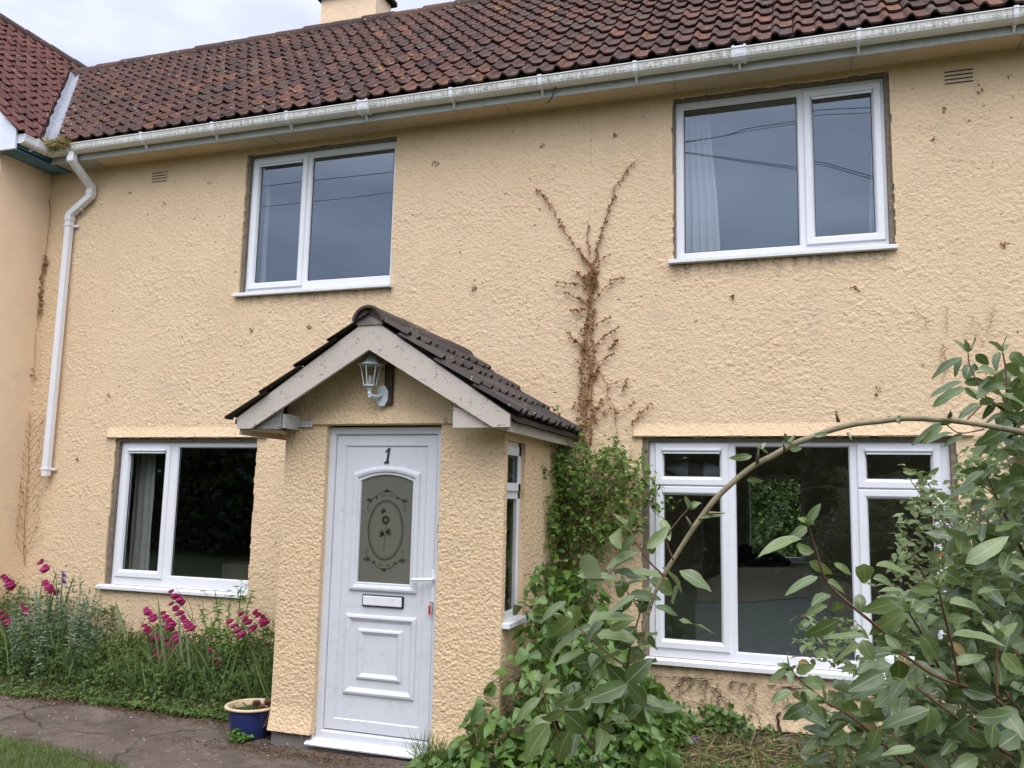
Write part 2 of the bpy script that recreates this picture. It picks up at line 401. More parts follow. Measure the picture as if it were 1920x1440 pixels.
def m_simple(name, col, rough=.5, spec=.5, var=.12, scale=20, bump=0., bscale=60, **kw):
    k = NT(name); v = k.obj(); f = k.noise(v, scale, 4)
    c = k.mix(k.ramp(f, .3, .7), tuple(x * (1 - var) for x in col), tuple(min(1, x * (1 + var)) for x in col))
    nb = k.bump(k.noise(v, bscale, 3), bump, .005) if bump else None
    return k.done(k.bsdf(c, rough, spec, nb, **kw))
def m_pvc(name, col, dirt=.12, dcol=(.33, .33, .26)):
    k = NT(name); v = k.obj(); f = k.noise(v, 3.5, 5, .65); g = k.noise(v, 28, 3)
    d = k.math('MULTIPLY', k.ramp(f, .42, .72), k.ramp(g, .35, .65)); d = k.math('MULTIPLY', d, dirt)
    c = k.mix(d, col, dcol)
    return k.done(k.bsdf(c, k.ramp(f, .3, .7, .28, .42), .5, k.bump(k.noise(v, 6, 2), .05, .01)))
M_PVC = m_pvc('white_pvc', (.77, .78, .82), .15)
M_DOOR = m_pvc('white_door', (.65, .668, .71), .25)
M_SILL = m_pvc('white_sill', (.78, .79, .82), .3)
def m_gutter():
    k = NT('algae_stained_pvc'); v = k.obj((1, 1, 1)); vs = k.obj((7, 1, .8))
    streak = k.noise(vs, 9, 4, .7); patch = k.noise(v, 1.1, 3); fine = k.noise(v, 60, 3, .7)
    sx_ = k.n('ShaderNodeSeparateXYZ', {0: k.n('ShaderNodeTexCoord').outputs['Object']})
    low = k.math('MULTIPLY', k.ramp(sx_.outputs['Z'], 5.245, 5.232), k.ramp(sx_.outputs['Z'], 5.176, 5.19))
    d = k.math('MULTIPLY', k.ramp(k.math('ADD', streak, k.math('MULTIPLY', k.math('SUBTRACT', fine, .5), .9)), .40, .66), k.ramp(patch, .25, .55, .45, 1.0)); d = k.math('MULTIPLY', d, low)
    c = k.mix(k.math('MULTIPLY', d, .78), (.70, .695, .665), (.15, .15, .085))
    return k.done(k.bsdf(c, .5, .4))
M_GUT = m_gutter()
M_FASC = m_pvc('weathered_fascia', (.42, .43, .41), .7, (.22, .22, .17))
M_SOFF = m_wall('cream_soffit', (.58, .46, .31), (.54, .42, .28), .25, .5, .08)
M_BLUE = m_simple('blue_soffit_paint', (.075, .17, .235), .55, .4, .3, 5)
M_BOARD = m_simple('pale_painted_board', (.72, .76, .84), .5, .4, .08, 5)
M_LEAD = m_simple('lead_flashing', (.20, .21, .245), .55, .5, .25, 9, .4, 14)
M_MORTAR = m_simple('grey_mortar', (.20, .165, .125), .95, .2, .3, 25, .8, 60)
M_CONC = m_simple('bare_concrete', (.235, .205, .18), .95, .2, .3, 12, .6, 40)
M_DARK = m_simple('dark_gasket', (.02, .02, .022), .5)
M_BLACK = m_simple('black_plastic', (.025, .027, .035), .35)
M_GLASSW = m_simple('candle_plastic', (.55, .52, .45), .4)
def m_chalk():
    k = NT('plinth_concrete_flaked_paint'); v = k.obj(); f = k.noise(v, 16, 4, .6)
    c = k.mix(k.ramp(f, .58, .62), k.mix(k.noise(v, 7, 3), (.15, .13, .12), (.26, .235, .21)), (.55, .53, .50))
    return k.done(k.bsdf(c, .92, .2, k.bump(k.noise(v, 60, 3), .5, .006)))
M_PLINTH = m_chalk()

def m_glass(name, ior=2.32, tint=(.93, .96, .95)):
    k = NT(name); r0 = ((ior - 1) / (ior + 1)) ** 2; ge = k.n('ShaderNodeNewGeometry')      # same reflectance from both sides of the sealed unit
    cs = k.math('ABSOLUTE', k.n('ShaderNodeVectorMath', {0: ge.outputs['Incoming'], 1: ge.outputs['Normal']}, operation='DOT_PRODUCT').outputs['Value'])
    fr = k.math('ADD', k.math('MULTIPLY', k.math('POWER', k.math('SUBTRACT', 1.0, cs), 5.0), 1 - r0), r0)
    bp = k.bump(k.noise(k.obj(), .9, 1), .012, .05)
    gl = k.n('ShaderNodeBsdfGlossy', {'Color': (.70, .84, 1.0), 'Roughness': 0.0, 'Normal': bp}); tr = k.n('ShaderNodeBsdfTransparent', {'Color': (*tint, 1)})
    mx = k.n('ShaderNodeMixShader', {0: fr, 1: tr.outputs[0], 2: gl.outputs[0]}); return k.done(mx.outputs[0])
M_GLASS = m_glass('double_glazing')
M_LAMPGL = m_glass('lamp_glass', 1.45)
def m_frost():
    k = NT('frosted_glass'); v = k.obj(); f = k.noise(v, 900, 2)
    return k.done(k.bsdf(k.mix(k.noise(v, 2.0, 2), (.115, .115, .090), (.150, .148, .120)), .30, .6, k.bump(f, .15, .001)))
M_FROST = m_frost()
M_ETCH = m_simple('etched_line', (.045, .035, .026), .5)

def m_tile(name, mul=(1, 1, 1), lich=1.0, sat=1.0):
    k = NT(name); v = k.obj(); t = k.n('ShaderNodeAttribute', attribute_name='tint').outputs['Color']
    c = k.mix(1.0, t, mul, 'MULTIPLY')
    c = k.mix(k.ramp(k.noise(v, 26, 5, .7), .4, .68, 0, .55), c, (.062, .046, .042))
    c = k.mix(k.ramp(k.noise(v, 2.0, 5, .65), .50, .72, 0, .45 * lich), c, (.062, .056, .042))
    c = k.mix(k.ramp(k.noise(v, 11, 4, .6), .63, .72, 0, .35 * lich), c, (.15, .135, .09))
    wh = k.math('MULTIPLY', k.ramp(k.noise(v, 30, 2, .4), .70, .74), .75 * lich); c = k.mix(wh, c, (.50, .46, .39))
    og = k.math('MULTIPLY', k.ramp(k.noise(v, 1.1, 2, .5), .63, .70), k.ramp(k.noise(v, 13, 3, .6), .54, .66)); c = k.mix(k.math('MULTIPLY', og, .7 * lich), c, (.42, .20, .055))
    return k.done(k.bsdf(c, .9, .15, k.bump(k.noise(v, 90, 4, .7), .5, .006)))
M_TILE = m_tile('clay_pantile', (.97, .95, .93)); M_TILE2 = m_tile('red_clay_pantile', (1.08, .97, .96), .6)
M_TILEP = m_tile('dark_concrete_tile', (1, 1, 1), .7)
M_RIDGE = m_tile('ridge_tile', (1, 1, 1), 1.3)
def m_flaky():
    k = NT('flaking_pinkish_paint'); v = k.obj((1, 1, 1)); f = k.noise(k.obj((3, 1, 3)), 9, 5, .65); g = k.noise(v, 2.5, 3)
    c = k.mix(g, (.50, .435, .385), (.60, .535, .465))
    c = k.mix(k.ramp(k.noise(k.obj((2.2, 1, 4)), 7, 6, .7), .60, .635, 0, .8), c, (.20, .17, .15)); c = k.mix(k.ramp(f, .63, .66, 0, .7), c, (.17, .14, .125)); c = k.mix(k.ramp(k.noise(v, 40, 3), .4, .8, 0, .25), c, (.42, .36, .33))
    return k.done(k.bsdf(c, .75, .3, k.bump(f, .25, .006)))
M_FLAKY = m_flaky()
def m_wood():
    k = NT('bare_grey_wood'); v = k.obj((4, 1, 22)); f = k.noise(v, 5, 5, .7, 1.2)
    c = k.mix(k.ramp(f, .35, .65), (.085, .08, .075), (.30, .29, .275)); c = k.mix(k.ramp(k.noise(k.obj(), 18, 3), .62, .66), c, (.52, .47, .44))
    return k.done(k.bsdf(c, .9, .2, k.bump(f, .5, .005)))
M_WOOD = m_wood()
M_BLOCK = m_simple('dark_brown_wood', (.075, .045, .032), .8, .3, .35, 14)
M_LAMP = m_simple('pale_blue_white_paint', (.60, .68, .71), .4, .5, .08, 14, .25, 60)
M_GALV = m_simple('galvanised_strip', (.55, .54, .52), .5, .5, .1)
M_RED = m_simple('red_plastic', (.55, .03, .03), .35)
M_METAL = m_simple('key_metal', (.45, .43, .40), .35, .5, .1, 30, Metallic=.9)

def m_leaf(name, c0, c1, back, rough=.45, spec=.5, trans=.25, vein=None, brown=None):
    k = NT(name); t = k.n('ShaderNodeSeparateColor', {0: k.n('ShaderNodeAttribute', attribute_name='tint').outputs['Color']})
    v = k.obj(); c = k.mix(t.outputs[0], c0, c1)
    c = k.mix(k.ramp(k.noise(v, 45, 3), .4, .7, 0, .3), c, tuple(x * .72 for x in c0))
    if vein: c = k.mix(k.ramp(t.outputs[2], .02, .10, .5, 0), c, vein); c = k.mix(k.ramp(k.noise(v, 130, 3, .6), .60, .68, 0, .45), c, tuple(x * .55 for x in c1))
    if brown: c = k.mix(k.ramp(t.outputs[1], .984, .988), c, brown)
    geo = k.n('ShaderNodeNewGeometry')
    c = k.mix(geo.outputs['Backfacing'], c, back)
    nb = k.bump(k.noise(v, 60, 2), .15, .004)
    b = k.bsdf(c, rough, spec, nb); tr = k.n('ShaderNodeBsdfTranslucent', {'Color': k.mix(.5, c, (.35, .5, .08), 'MIX')})
    mx = k.n('ShaderNodeMixShader', {0: trans, 1: b, 2: tr.outputs[0]}); return k.done(mx.outputs[0])
M_ELA = m_leaf('leathery_grey_green_leaf', (.042, .080, .024), (.190, .250, .088), (.22, .26, .15), .36, .55, .16, vein=(.36, .42, .24), brown=(.20, .135, .05))
M_ELAD = m_leaf('small_olive_leaf', (.095, .135, .050), (.20, .26, .11), (.22, .26, .15), .5, .4, .2, brown=(.30, .16, .04))
M_BROAD = m_leaf('broad_green_leaf', (.050, .115, .020), (.145, .25, .050), (.12, .19, .06), .42, .5, .25, vein=(.16, .30, .09))
M_CLIMB = m_leaf('light_green_leaf', (.055, .12, .020), (.17, .29, .045), (.11, .2, .05), .5, .4, .3, brown=(.28, .25, .03))
M_COVER = m_leaf('ground_cover_leaf', (.036, .074, .018), (.125, .19, .050), (.11, .17, .06), .6, .3, .25)
M_ARTE = m_leaf('silver_feathery_leaf', (.16, .225, .145), (.33, .40, .275), (.29, .35, .24), .7, .2, .2)
M_SPURGE = m_leaf('bright_spurge_leaf', (.09, .20, .03), (.18, .34, .06), (.15, .28, .06), .5, .4, .3)
M_SWORD = m_leaf('sword_leaf', (.06, .115, .035), (.15, .20, .07), (.12, .17, .06), .5, .4, .25, brown=(.36, .27, .10))
M_MAG = m_leaf('magenta_petal', (.36, .010, .105), (.54, .026, .19), (.40, .015, .14), .5, .3, .3)
M_IRIS = m_leaf('violet_petal', (.11, .05, .36), (.22, .12, .55), (.16, .08, .42), .5, .3, .3)
M_DRY = m_leaf('dry_brown_leaf', (.23, .10, .042), (.38, .19, .085), (.24, .12, .06), .8, .2, .15)
M_SUCC = m_leaf('reddish_succulent_leaf', (.15, .055, .05), (.26, .13, .10), (.2, .08, .07), .5, .4, .1)
M_GRASS = m_leaf('lawn_blade', (.08, .125, .032), (.18, .235, .075), (.12, .17, .05), .6, .3, .25)
M_LITTER = m_leaf('dark_leaf_litter', (.07, .042, .026), (.19, .125, .07), (.12, .08, .045), .9, .1, .1)
M_STRAW = m_leaf('straw', (.27, .20, .09), (.42, .33, .16), (.35, .26, .12), .8, .2, .2)
M_TREE = m_leaf('tree_leaf', (.018, .032, .012), (.045, .070, .022), (.035, .06, .02), .6, .3, .2)
M_TWIG = m_simple('brown_twig', (.15, .082, .045), .8, .3, .3, 30)
M_TWIGR = m_simple('russet_twig', (.16, .085, .055), .7, .3, .25, 30)
M_CANE = m_simple('olive_grey_cane', (.235, .20, .12), .6, .35, .28, 24, .35, 60)
M_DEADV = m_simple('dead_vine_stem', (.30, .165, .085), .9, .2, .3, 18)
M_GSTEM = m_simple('green_stem', (.09, .13, .04), .6, .3, .25, 18)
M_POT = m_simple('blue_glaze', (.018, .030, .125), .22, .5, .35, 8)
M_POTRIM = m_simple('cream_unglazed_rim', (.60, .48, .31), .5, .4, .12, 14)
M_SOIL = m_simple('dark_soil', (.06, .042, .030), .95, .1, .4, 30, .8, 60)
M_TRUNK = m_simple('tree_bark', (.09, .075, .055), .9, .2, .3, 10, .5, 20)
M_CABLE = m_simple('black_cable', (.015, .015, .016), .6)

def m_path():
    k = NT('old_concrete_path'); v = k.obj(); a = k.noise(v, 2.2, 5, .65); f = k.noise(v, 55, 4, .7); g = k.noise(v, 9, 4, .6)
    c = k.mix(k.ramp(a, .3, .7), (.085, .063, .050), (.165, .132, .110)); c = k.mix(k.ramp(f, .45, .7, 0, .6), c, (.06, .048, .04))
    c = k.mix(k.ramp(k.noise(v, 33, 1, .3), .72, .75, 0, .5), c, (.38, .34, .30))
    c = k.mix(k.ramp(g, .56, .68, 0, .7), c, (.10, .062, .040))
    e = k.n('ShaderNodeTexVoronoi', {'Vector': k.mix(.12, v, k.n('ShaderNodeTexNoise', {'Vector': v, 'Scale': 4.0, 'Detail': 4.0}).outputs['Color']), 'Scale': .8}, feature='DISTANCE_TO_EDGE').outputs['Distance']
    ck = k.math('MULTIPLY', k.ramp(e, .003, .012, 1, 0), k.ramp(k.noise(v, 1.7, 2), .42, .55)); c = k.mix(k.ramp(k.noise(v, 3.1, 5, .7), .52, .68, 0, .6), c, (.062, .054, .030)); c = k.mix(k.ramp(k.noise(v, 5.3, 5, .7), .60, .70, 0, .45), c, (.23, .20, .175)); c = k.mix(k.math('MULTIPLY', ck, .6), c, (.028, .022, .017))
    h = k.math('ADD', k.math('MULTIPLY', f, .5), k.math('ADD', k.math('MULTIPLY', g, .8), k.math('MULTIPLY', ck, -1.2)))
    return k.done(k.bsdf(c, .92, .25, k.bump(h, .7, .012)))
M_PATH = m_path()
M_BEDSOIL = m_simple('bed_soil', (.07, .050, .036), .95, .1, .4, 14, .9, 40)
M_LAWN = m_simple('lawn_base', (.070, .078, .034), .95, .1, .35, 6, .8, 60)
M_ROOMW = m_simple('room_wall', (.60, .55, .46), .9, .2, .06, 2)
M_ROOMD = m_simple('dim_room_wall', (.16, .145, .12), .9, .2, .06, 2)  # darker copy of the room wall; the left room's gloom is put into its colour
M_ROOMF = m_simple('room_floor', (.30, .25, .20), .7, .3, .2, 4)
M_ROOMC = m_simple('room_ceiling', (.70, .68, .64), .9, .2, .05, 2)
M_IDOOR = m_simple('cream_gloss_door', (.60, .55, .46), .4, .4, .05, 2)
def m_net():
    k = NT('net_curtain'); v = k.obj((60, 60, 25)); c = k.mix(k.noise(v, 2, 3), (.40, .395, .395), (.56, .55, .55))
    b = k.bsdf(c, .9, .1); tr = k.n('ShaderNodeBsdfTranslucent', {'Color': c}); mx = k.n('ShaderNodeMixShader', {0: .4, 1: b, 2: tr.outputs[0]}); return k.done(mx.outputs[0])
M_NET = m_net()
M_SOFA = m_simple('grey_brown_fabric', (.40, .35, .29), .95, .1, .12, 6, .4, 60)
M_SOFA2 = m_simple('slate_fabric', (.22, .24, .27), .95, .1, .12, 6, .4, 60)
M_DKCLOTH = m_simple('black_cloth', (.010, .010, .011), .95, .1, .2, 8)
M_WBUND = m_simple('white_bundle', (.62, .64, .68), .7, .3, .06, 8)
M_GREYB = m_simple('grey_band', (.16, .155, .16), .7, .3, .1, 8)
M_ORANGE = m_simple('orange_cane', (.62, .24, .035), .6, .3, .1)
# ------------------------------------------------------------------ ground
YS = -0.05                                            # face of the roughcast; window frames stand at y = 0
m = M(); g = np.linspace(-1, 1, 60); gx = np.sign(g) * np.abs(g) ** 2.2 * 90
for i in range(59):
    for j in range(59):
        m.add([(gx[i], gx[j] - 3, -.03), (gx[i + 1], gx[j] - 3, -.03), (gx[i + 1], gx[j + 1] - 3, -.03), (gx[i], gx[j + 1] - 3, -.03)], [[0, 1, 2, 3]])
setting(m.build('lawn', M_LAWN))
def sheet(name, outline_lo, outline_hi, z0, amp, mat, seed, n=90, kx=200):
    """ground sheet between two polylines y_lo(x), y_hi(x)"""
    xs = np.linspace(outline_lo[0][0], outline_lo[-1][0], kx)
    lo = np.interp(xs, *zip(*outline_lo)); hi = np.interp(xs, *zip(*outline_hi))
    lo = lo + .05 * (vnoise(xs, xs * 0, .17, 1, seed) - .5) + .08 * (vnoise(xs, xs * 0, .5, 1, seed + 5) - .5)
    tt = np.linspace(0, 1, n); X = np.repeat(xs[:, None], n, 1); Y = lo[:, None] + (hi - lo)[:, None] * tt
    Z = z0 + amp * (vnoise(X, Y, .22, .22, seed) + .5 * vnoise(X, Y, .08, .08, seed + 1) + .25 * vnoise(X, Y, .03, .03, seed + 2) - .9)
    edge = np.minimum(tt, 1 - tt)[None] * (hi - lo)[:, None]; Z = Z - .035 * (1 - sstep(0, .05, edge))
    idx = np.arange(kx * n).reshape(kx, n); q = np.stack([idx[:-1, :-1], idx[1:, :-1], idx[1:, 1:], idx[:-1, 1:]], -1).reshape(-1, 4)
    mm = M(); mm.add(np.stack([X, Y, Z], -1).reshape(-1, 3), q); return setting(mm.build(name, mat, smooth=True))
sheet('path', [(-9, -1.9), (-5.3, -2.07), (-4.6, -2.10), (-4.1, -2.26), (-3.7, -2.75), (-3.2, -3.4), (-1.0, -4.0), (2.5, -4.2)],
      [(-9, -.85), (-5.4, -.98), (-4.3, -1.0), (-3.9, -1.15), (-3.5, -1.3), (-1.9, -1.3), (-1.6, -1.9), (2.5, -2.6)], .004, .022, M_PATH, 31, 150, 420)
sheet('flower_bed_soil', [(-7.64, -1.06), (-5.4, -1.06), (-4.3, -1.08), (-3.57, -1.3)], [(-7.64, -.03), (-3.57, -.03)], .03, .05, M_BEDSOIL, 41)
sheet('border_soil', [(-1.86, -2.1), (0, -2.6), (3.6, -2.8)], [(-1.86, -.03), (3.6, -.03)], .03, .06, M_BEDSOIL, 43)

# ------------------------------------------------------------------ the house
house = thing('terraced_house', 'cream roughcast terraced house with brown pantile roof, white windows and a gabled porch', 'house', (-2, 0, 0))
WIN = {'up_left': (-5.10, -3.50, 3.66, 5.045), 'up_right': (-.92, .69, 3.70, 5.06), 'low_left': (-6.445, -4.825, .82, 2.215), 'low_right': (-1.14, 1.035, .55, 2.22)}
X0, X1, ZB, ZT = -7.66, 3.5, .10, 5.135
m = M()
hl = [(-5.130, -3.495, 3.615, 5.065), (-.935, .725, 3.655, 5.083), (-6.485, -4.818, .775, 2.247), (-1.190, 1.068, .50, 2.247)]
hl = [(a - X0, b - X0, c - ZB, d - ZB) for a, b, c, d in hl]
def lintel_extra(u, v):
    x, z = u + X0, v + ZB; e = np.zeros_like(x)
    for a, b in ((-6.60, -4.70), (-1.27, 1.19)):
        inx = sstep(a, a + .015, x) * (1 - sstep(b - .015, b, x)); up = 2.25 + .006 * (vnoise(x, z, .12, 5, 77) - .5)
        e = e + inx * np.where(z >= up, np.clip(1 - (z - 2.25) / .11, 0, 1) ** 1.2 * .034, 0)
    e = e + .006 * np.sin(x * 1.1 + 1) + .006 * np.sin(z * 1.7)
    e = e + np.where(z < .2, (.2 - z) / .1 * .02, 0)
    return e
stucco(m, (X0, YS, ZB), (1, 0, 0), (0, 0, 1), (0, -1, 0), X1 - X0, ZT - ZB, .0075, hl, seed=3, amp=.0050, jag=.0075, lip=.03, extra=lintel_extra)
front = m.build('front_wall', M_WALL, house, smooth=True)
# masonry behind the roughcast, with the window openings and their reveals
m = M(); hs = [w_ for w_ in WIN.values()]
face_holes(m, X0, X1, -.3, ZT, hs, YS + .014)
for a, b, c, d in hs:
    for p, q in (((a, c), (a, d)), ((b, d), (b, c)), ((a, d), (b, d)), ((b, c), (a, c))):
        m.add([(p[0], YS + .014, p[1]), (q[0], YS + .014, q[1]), (q[0], .12, q[1]), (p[0], .12, p[1])], [[0, 1, 2, 3]])
m.build('window_surround_mortar', M_MORTAR, house)
m = M(); box(m, X0, X1, YS + .012, .1, -.3, ZB - .005); m.build('plinth', M_CONC, house)

# rooms: floors, ceilings, back wall with a garden window, party walls
RB = 4.6
m = M(); bw = (-.66, .06, 1.02, 2.10)
daylight_opening = (1.75, 3.2, .14, 2.10)  # unseen opening added in the back wall to let more daylight into the room
face_holes(m, -2.26, X1, 0, 5.2, [bw, daylight_opening], RB)
for xx in (-2.26, X1): m.add([(xx, .12, 0), (xx, RB, 0), (xx, RB, 5.2), (xx, .12, 5.2)], [[0, 1, 2, 3]])
face_holes(m, -2.26, X1, 0, 5.2, hs[1::2], .12)
m.build('interior_wall', M_ROOMW, house)
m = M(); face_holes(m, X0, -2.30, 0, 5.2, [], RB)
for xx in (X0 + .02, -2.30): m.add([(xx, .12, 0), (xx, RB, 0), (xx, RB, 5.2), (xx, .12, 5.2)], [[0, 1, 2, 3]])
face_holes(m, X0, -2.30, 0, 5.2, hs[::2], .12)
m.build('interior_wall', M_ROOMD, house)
m = M()
for z in (.12, 2.75): box(m, X0, X1, .125, RB - .01, z - .06, z)
m.build('interior_floor', M_ROOMF, house)
m = M()
for z in (2.5, 5.17): box(m, X0, X1, .125, RB - .01, z, z + .04)
m.build('ceiling', M_ROOMC, house)
m = M(); ring(m, rect(*bw), [(0, RB + .05), (0, RB - .02), (.05, RB - .02), (.05, RB + .05)]); box(m, bw[0] - .04, bw[1] + .04, RB - .14, RB - .02, bw[2] - .05, bw[2])
rw = m.build('rear_window', M_PVC, house)
m = M(); m.add([(bw[0], RB + .02, bw[2]), (bw[1], RB + .02, bw[2]), (bw[1], RB + .02, bw[3]), (bw[0], RB + .02, bw[3])], [[0, 1, 2, 3]]); m.build('pane', M_GLASS, rw)
m = M(); bbox(m, -1.62, -1.035, 2.93, 2.98, .12, 2.02)
for zz in ((.25, .95), (1.05, 1.55), (1.62, 1.92)):
    for xx in ((-1.55, -1.36), (-1.29, -1.10)): ring(m, rect(xx[0], xx[1], *zz), [(0, 2.931), (.012, 2.922), (.03, 2.931)])
idr = m.build('interior_door', M_IDOOR, house)
m = M(); tube(m, [(-1.09, 2.93, 1.08), (-1.09, 2.87, 1.08), (-1.16, 2.865, 1.08)], .009); m.build('handle', M_METAL, idr)

def window(W, lights, sill, sill_out=.10, vent=None, label=None):
    x0, x1, z0, z1 = W
    holes = []; m = M(); sashes = []; pm = M(); gm = M(); vents = []
    for kind, a, b, c, d in lights:
        if kind == 'fixed': holes.append((a - .012, b + .012, c - .012, d + .012)); gl = (a, b, c, d)
        else:
            holes.append((a + .018, b - .018, c + .018, d - .018)); gl = (a + .068, b - .068, c + .068, d - .068)
            sm = M(); sashes.append(sm); ring(sm, rect(a, b, c, d), [(0, .03), (0, -.012), (.005, -.018), (.045, -.018), (.056, -.010), (.068, .016), (.072, .03)])
            if kind == 'vent':   # trickle vent hood over the glass
                vm = M(); vents.append(vm); bbox(vm, gl[0] - .012, gl[1] + .012, -.034, -.012, gl[3] + .008, gl[3] + .026, .004)
                box(vm, gl[0] - .004, gl[1] + .004, -.022, -.012, gl[3] - .012, gl[3] + .007)
        if kind == 'fixed':
            ring(m, rect(a - .012, b + .012, c - .012, d + .012), [(0, 0), (.012, .018), (.014, .03)])
        ring(gm, rect(gl[0] - .001, gl[1] + .001, gl[2] - .001, gl[3] + .001), [(0, .014), (.005, .017), (.006, .022)])
        pm.add([(gl[0] - .01, .024, gl[2] - .01), (gl[1] + .01, .024, gl[2] - .01), (gl[1] + .01, .024, gl[3] + .01), (gl[0] - .01, .024, gl[3] + .01)], [[0, 1, 2, 3]])
    face_holes(m, x0 + .004, x1 - .004, z0 + .004, z1 - .004, holes, 0)
    ring(m, rect(x0, x1, z0, z1), [(0, .11), (0, .004), (.004, 0)])
    o = m.build('window', M_PVC, house)
    if label: o['label'] = label
    for q in sashes: q.build('sash', M_PVC, o)
    for q in vents: q.build('trickle_vent', M_PVC, o)
    pm.build('pane', M_GLASS, o); gm.build('gasket', M_DARK, o)
    a, b, zt, zb = sill; sm = M()
    prism(sm, [(.09, zb + .004), (YS - sill_out, zb), (YS - sill_out - .004, zb + .004), (YS - sill_out - .004, zt - .016), (YS - sill_out + .012, zt - .008), (.002, zt + .002), (.09, zt + .002)], 'x', a, b)
    sm.build('sill', M_SILL, o)
    return o
window(WIN['up_left'], [('vent', -5.072, -4.462, 3.70, 5.02), ('fixed', -4.41, -3.545, 3.755, 4.975)], (-5.17, -3.475, 3.66, 3.615), .05, label='two-light window over the porch side, narrow sash on its left')
window(WIN['up_right'], [('fixed', -.85, .04, 3.765, 4.995), ('vent', .095, .665, 3.755, 5.025)], (-.968, .735, 3.70, 3.655), .05, label='wide two-light window with narrow sash on its right and net curtain')
window(WIN['low_left'], [('vent', -6.40, -5.835, .895, 2.18), ('fixed', -5.745, -4.858, .93, 2.155)], (-6.53, -4.82, .82, .775), .05, label='two-light window above the flower bed')
window(WIN['low_right'], [('vent', -1.09, -.522, 1.872, 2.20), ('sash', -1.09, -.522, .615, 1.86), ('fixed', -.465, .352, .625, 2.172), ('vent', .41, .975, 1.872, 2.20), ('sash', .41, .975, .615, 1.86)], (-1.19, 1.075, .55, .50), .05, label='wide five-light window partly hidden by the shrub')

# ---- eaves
m = M(); box(m, -6.88, X1, -.302, .1, 5.128, 5.15); soffit = m.build('soffit', M_SOFF, house)
for xx in (-5.9, -4.75, -2.36, -.9, .45, 1.6):
    m = M(); box(m, xx, xx + .006, -.29, -.06, 5.1255, 5.1285); m.build('panel_joint', M_CONC, soffit)
m = M(); box(m, -7.36, -6.884, -.302, -.04, 5.124, 5.145); m.build('soffit_end_board', M_FASC, house)
m = M(); bbox(m, -7.38, X1, -.326, -.304, 5.105, 5.27, .003); fascia = m.build('fascia', M_FASC, house)
m = M(); gp = [(-.328, 5.262), (-.328, 5.178), (-.345, 5.168), (-.405, 5.168), (-.424, 5.182), (-.430, 5.200), (-.434, 5.243), (-.440, 5.245), (-.440, 5.253), (-.432, 5.255), (-.426, 5.248), (-.420, 5.200), (-.405, 5.178), (-.345, 5.178), (-.338, 5.186), (-.338, 5.262)]
prism(m, gp, 'x', -7.36, X1); gut = m.build('gutter', M_GUT, house)
for i, xx in enumerate((-6.123, -5.278, -4.445, -3.654, -2.796, -1.988, -1.187, -.373, .492, 1.523, 2.5)):
    wd = .055 if i in (3, 7) else .016; m = M(); ex_ = .006
    prism(m, [(-.33, 5.27), (-.33, 5.172), (-.345, 5.160), (-.408, 5.160), (-.430, 5.178), (-.437, 5.2), (-.441, 5.24), (-.447, 5.245), (-.447, 5.259), (-.43, 5.262)], 'x', xx - wd, xx + wd)
    if i in (3, 7):
        for sx_ in (-1, 1): prism(m, [(-.33, 5.275), (-.33, 5.168), (-.345, 5.154), (-.41, 5.154), (-.436, 5.176), (-.447, 5.24), (-.453, 5.245), (-.453, 5.264), (-.43, 5.268)], 'x', xx + sx_ * .043 - .008, xx + sx_ * .043 + .008)
    prism(m, [(-.327, 5.175), (-.327, 5.115), (-.333, 5.115), (-.37, 5.155), (-.37, 5.165)], 'x', xx - .008, xx + .008)
    m.build('gutter_bracket', M_PVC if i != 5 else M_SILL, gut)
m = M(); tube(m, [(-1.87, -.36, 5.17), (-1.88, -.37, 5.12), (-1.90, -.372, 5.07), (-1.93, -.372, 5.035), (-1.945, -.36, 5.05)], .007); m.build('gutter_hook', M_DARK, gut)

# square downpipe: swan-neck from the gutter back to the wall, then a jog to the left
def sqtube(m, pts, h):
    P = np.array(pts, float)
    for i in range(len(P) - 1):
        d = nrm(P[i + 1] - P[i]); ref = np.array([0, 1., 0]) if abs(d[1]) < .8 else np.array([0, 0, 1.])
        a = nrm(np.cross(d, ref)); b = np.cross(d, a); e = h * .55
        A, B = P[i] - d * (e if i else 0), P[i + 1] + d * (e if i < len(P) - 2 else 0)
        sc_ = 1 + .004 * (i % 2); c_ = .22
        pr = [(1, 1 - c_), (1 - c_, 1), (-1 + c_, 1), (-1, 1 - c_), (-1, -1 + c_), (-1 + c_, -1), (1 - c_, -1), (1, -1 + c_)]
        V = [q + (a * u + b * v) * h * sc_ for q in (A, B) for u, v in pr]
        m.add(V, [[k, (k + 1) % 8, 8 + (k + 1) % 8, 8 + k] for k in range(8)] + [list(range(8))[::-1], list(range(8, 16))])
m = M(); PX = -7.03
sqtube(m, [(PX, -.385, 5.18), (PX, -.385, 5.085), (PX, -.11, 4.90), (PX, -.11, 4.80), (-7.285, -.11, 4.625), (-7.285, -.11, 1.86)], .034)
pipe = m.build('downpipe', M_PVC, house)
for c_, a in (((PX, -.385, 5.10), .028), ((PX, -.11, 4.84), .03), ((-7.285, -.11, 4.58), .03)):
    m = M(); bbox(m, c_[0] - .039, c_[0] + .039, c_[1] - .039, c_[1] + .039, c_[2] - a, c_[2] + a, .006); m.build('pipe_collar', M_PVC, pipe)
for z in (4.50, 1.93):
    m = M(); bbox(m, -7.325, -7.245, -.15, -.07, z - .012, z + .012, .003); box(m, -7.25, -7.20, -.085, -.06, z - .012, z + .012); m.build('pipe_clip', M_PVC, pipe)
m = M(); tube(m, [(-7.17, -.06, 4.64), (-7.13, -.10, 4.66), (-7.15, -.14, 4.68)], .006); m.build('pipe_clip', M_PVC, pipe)

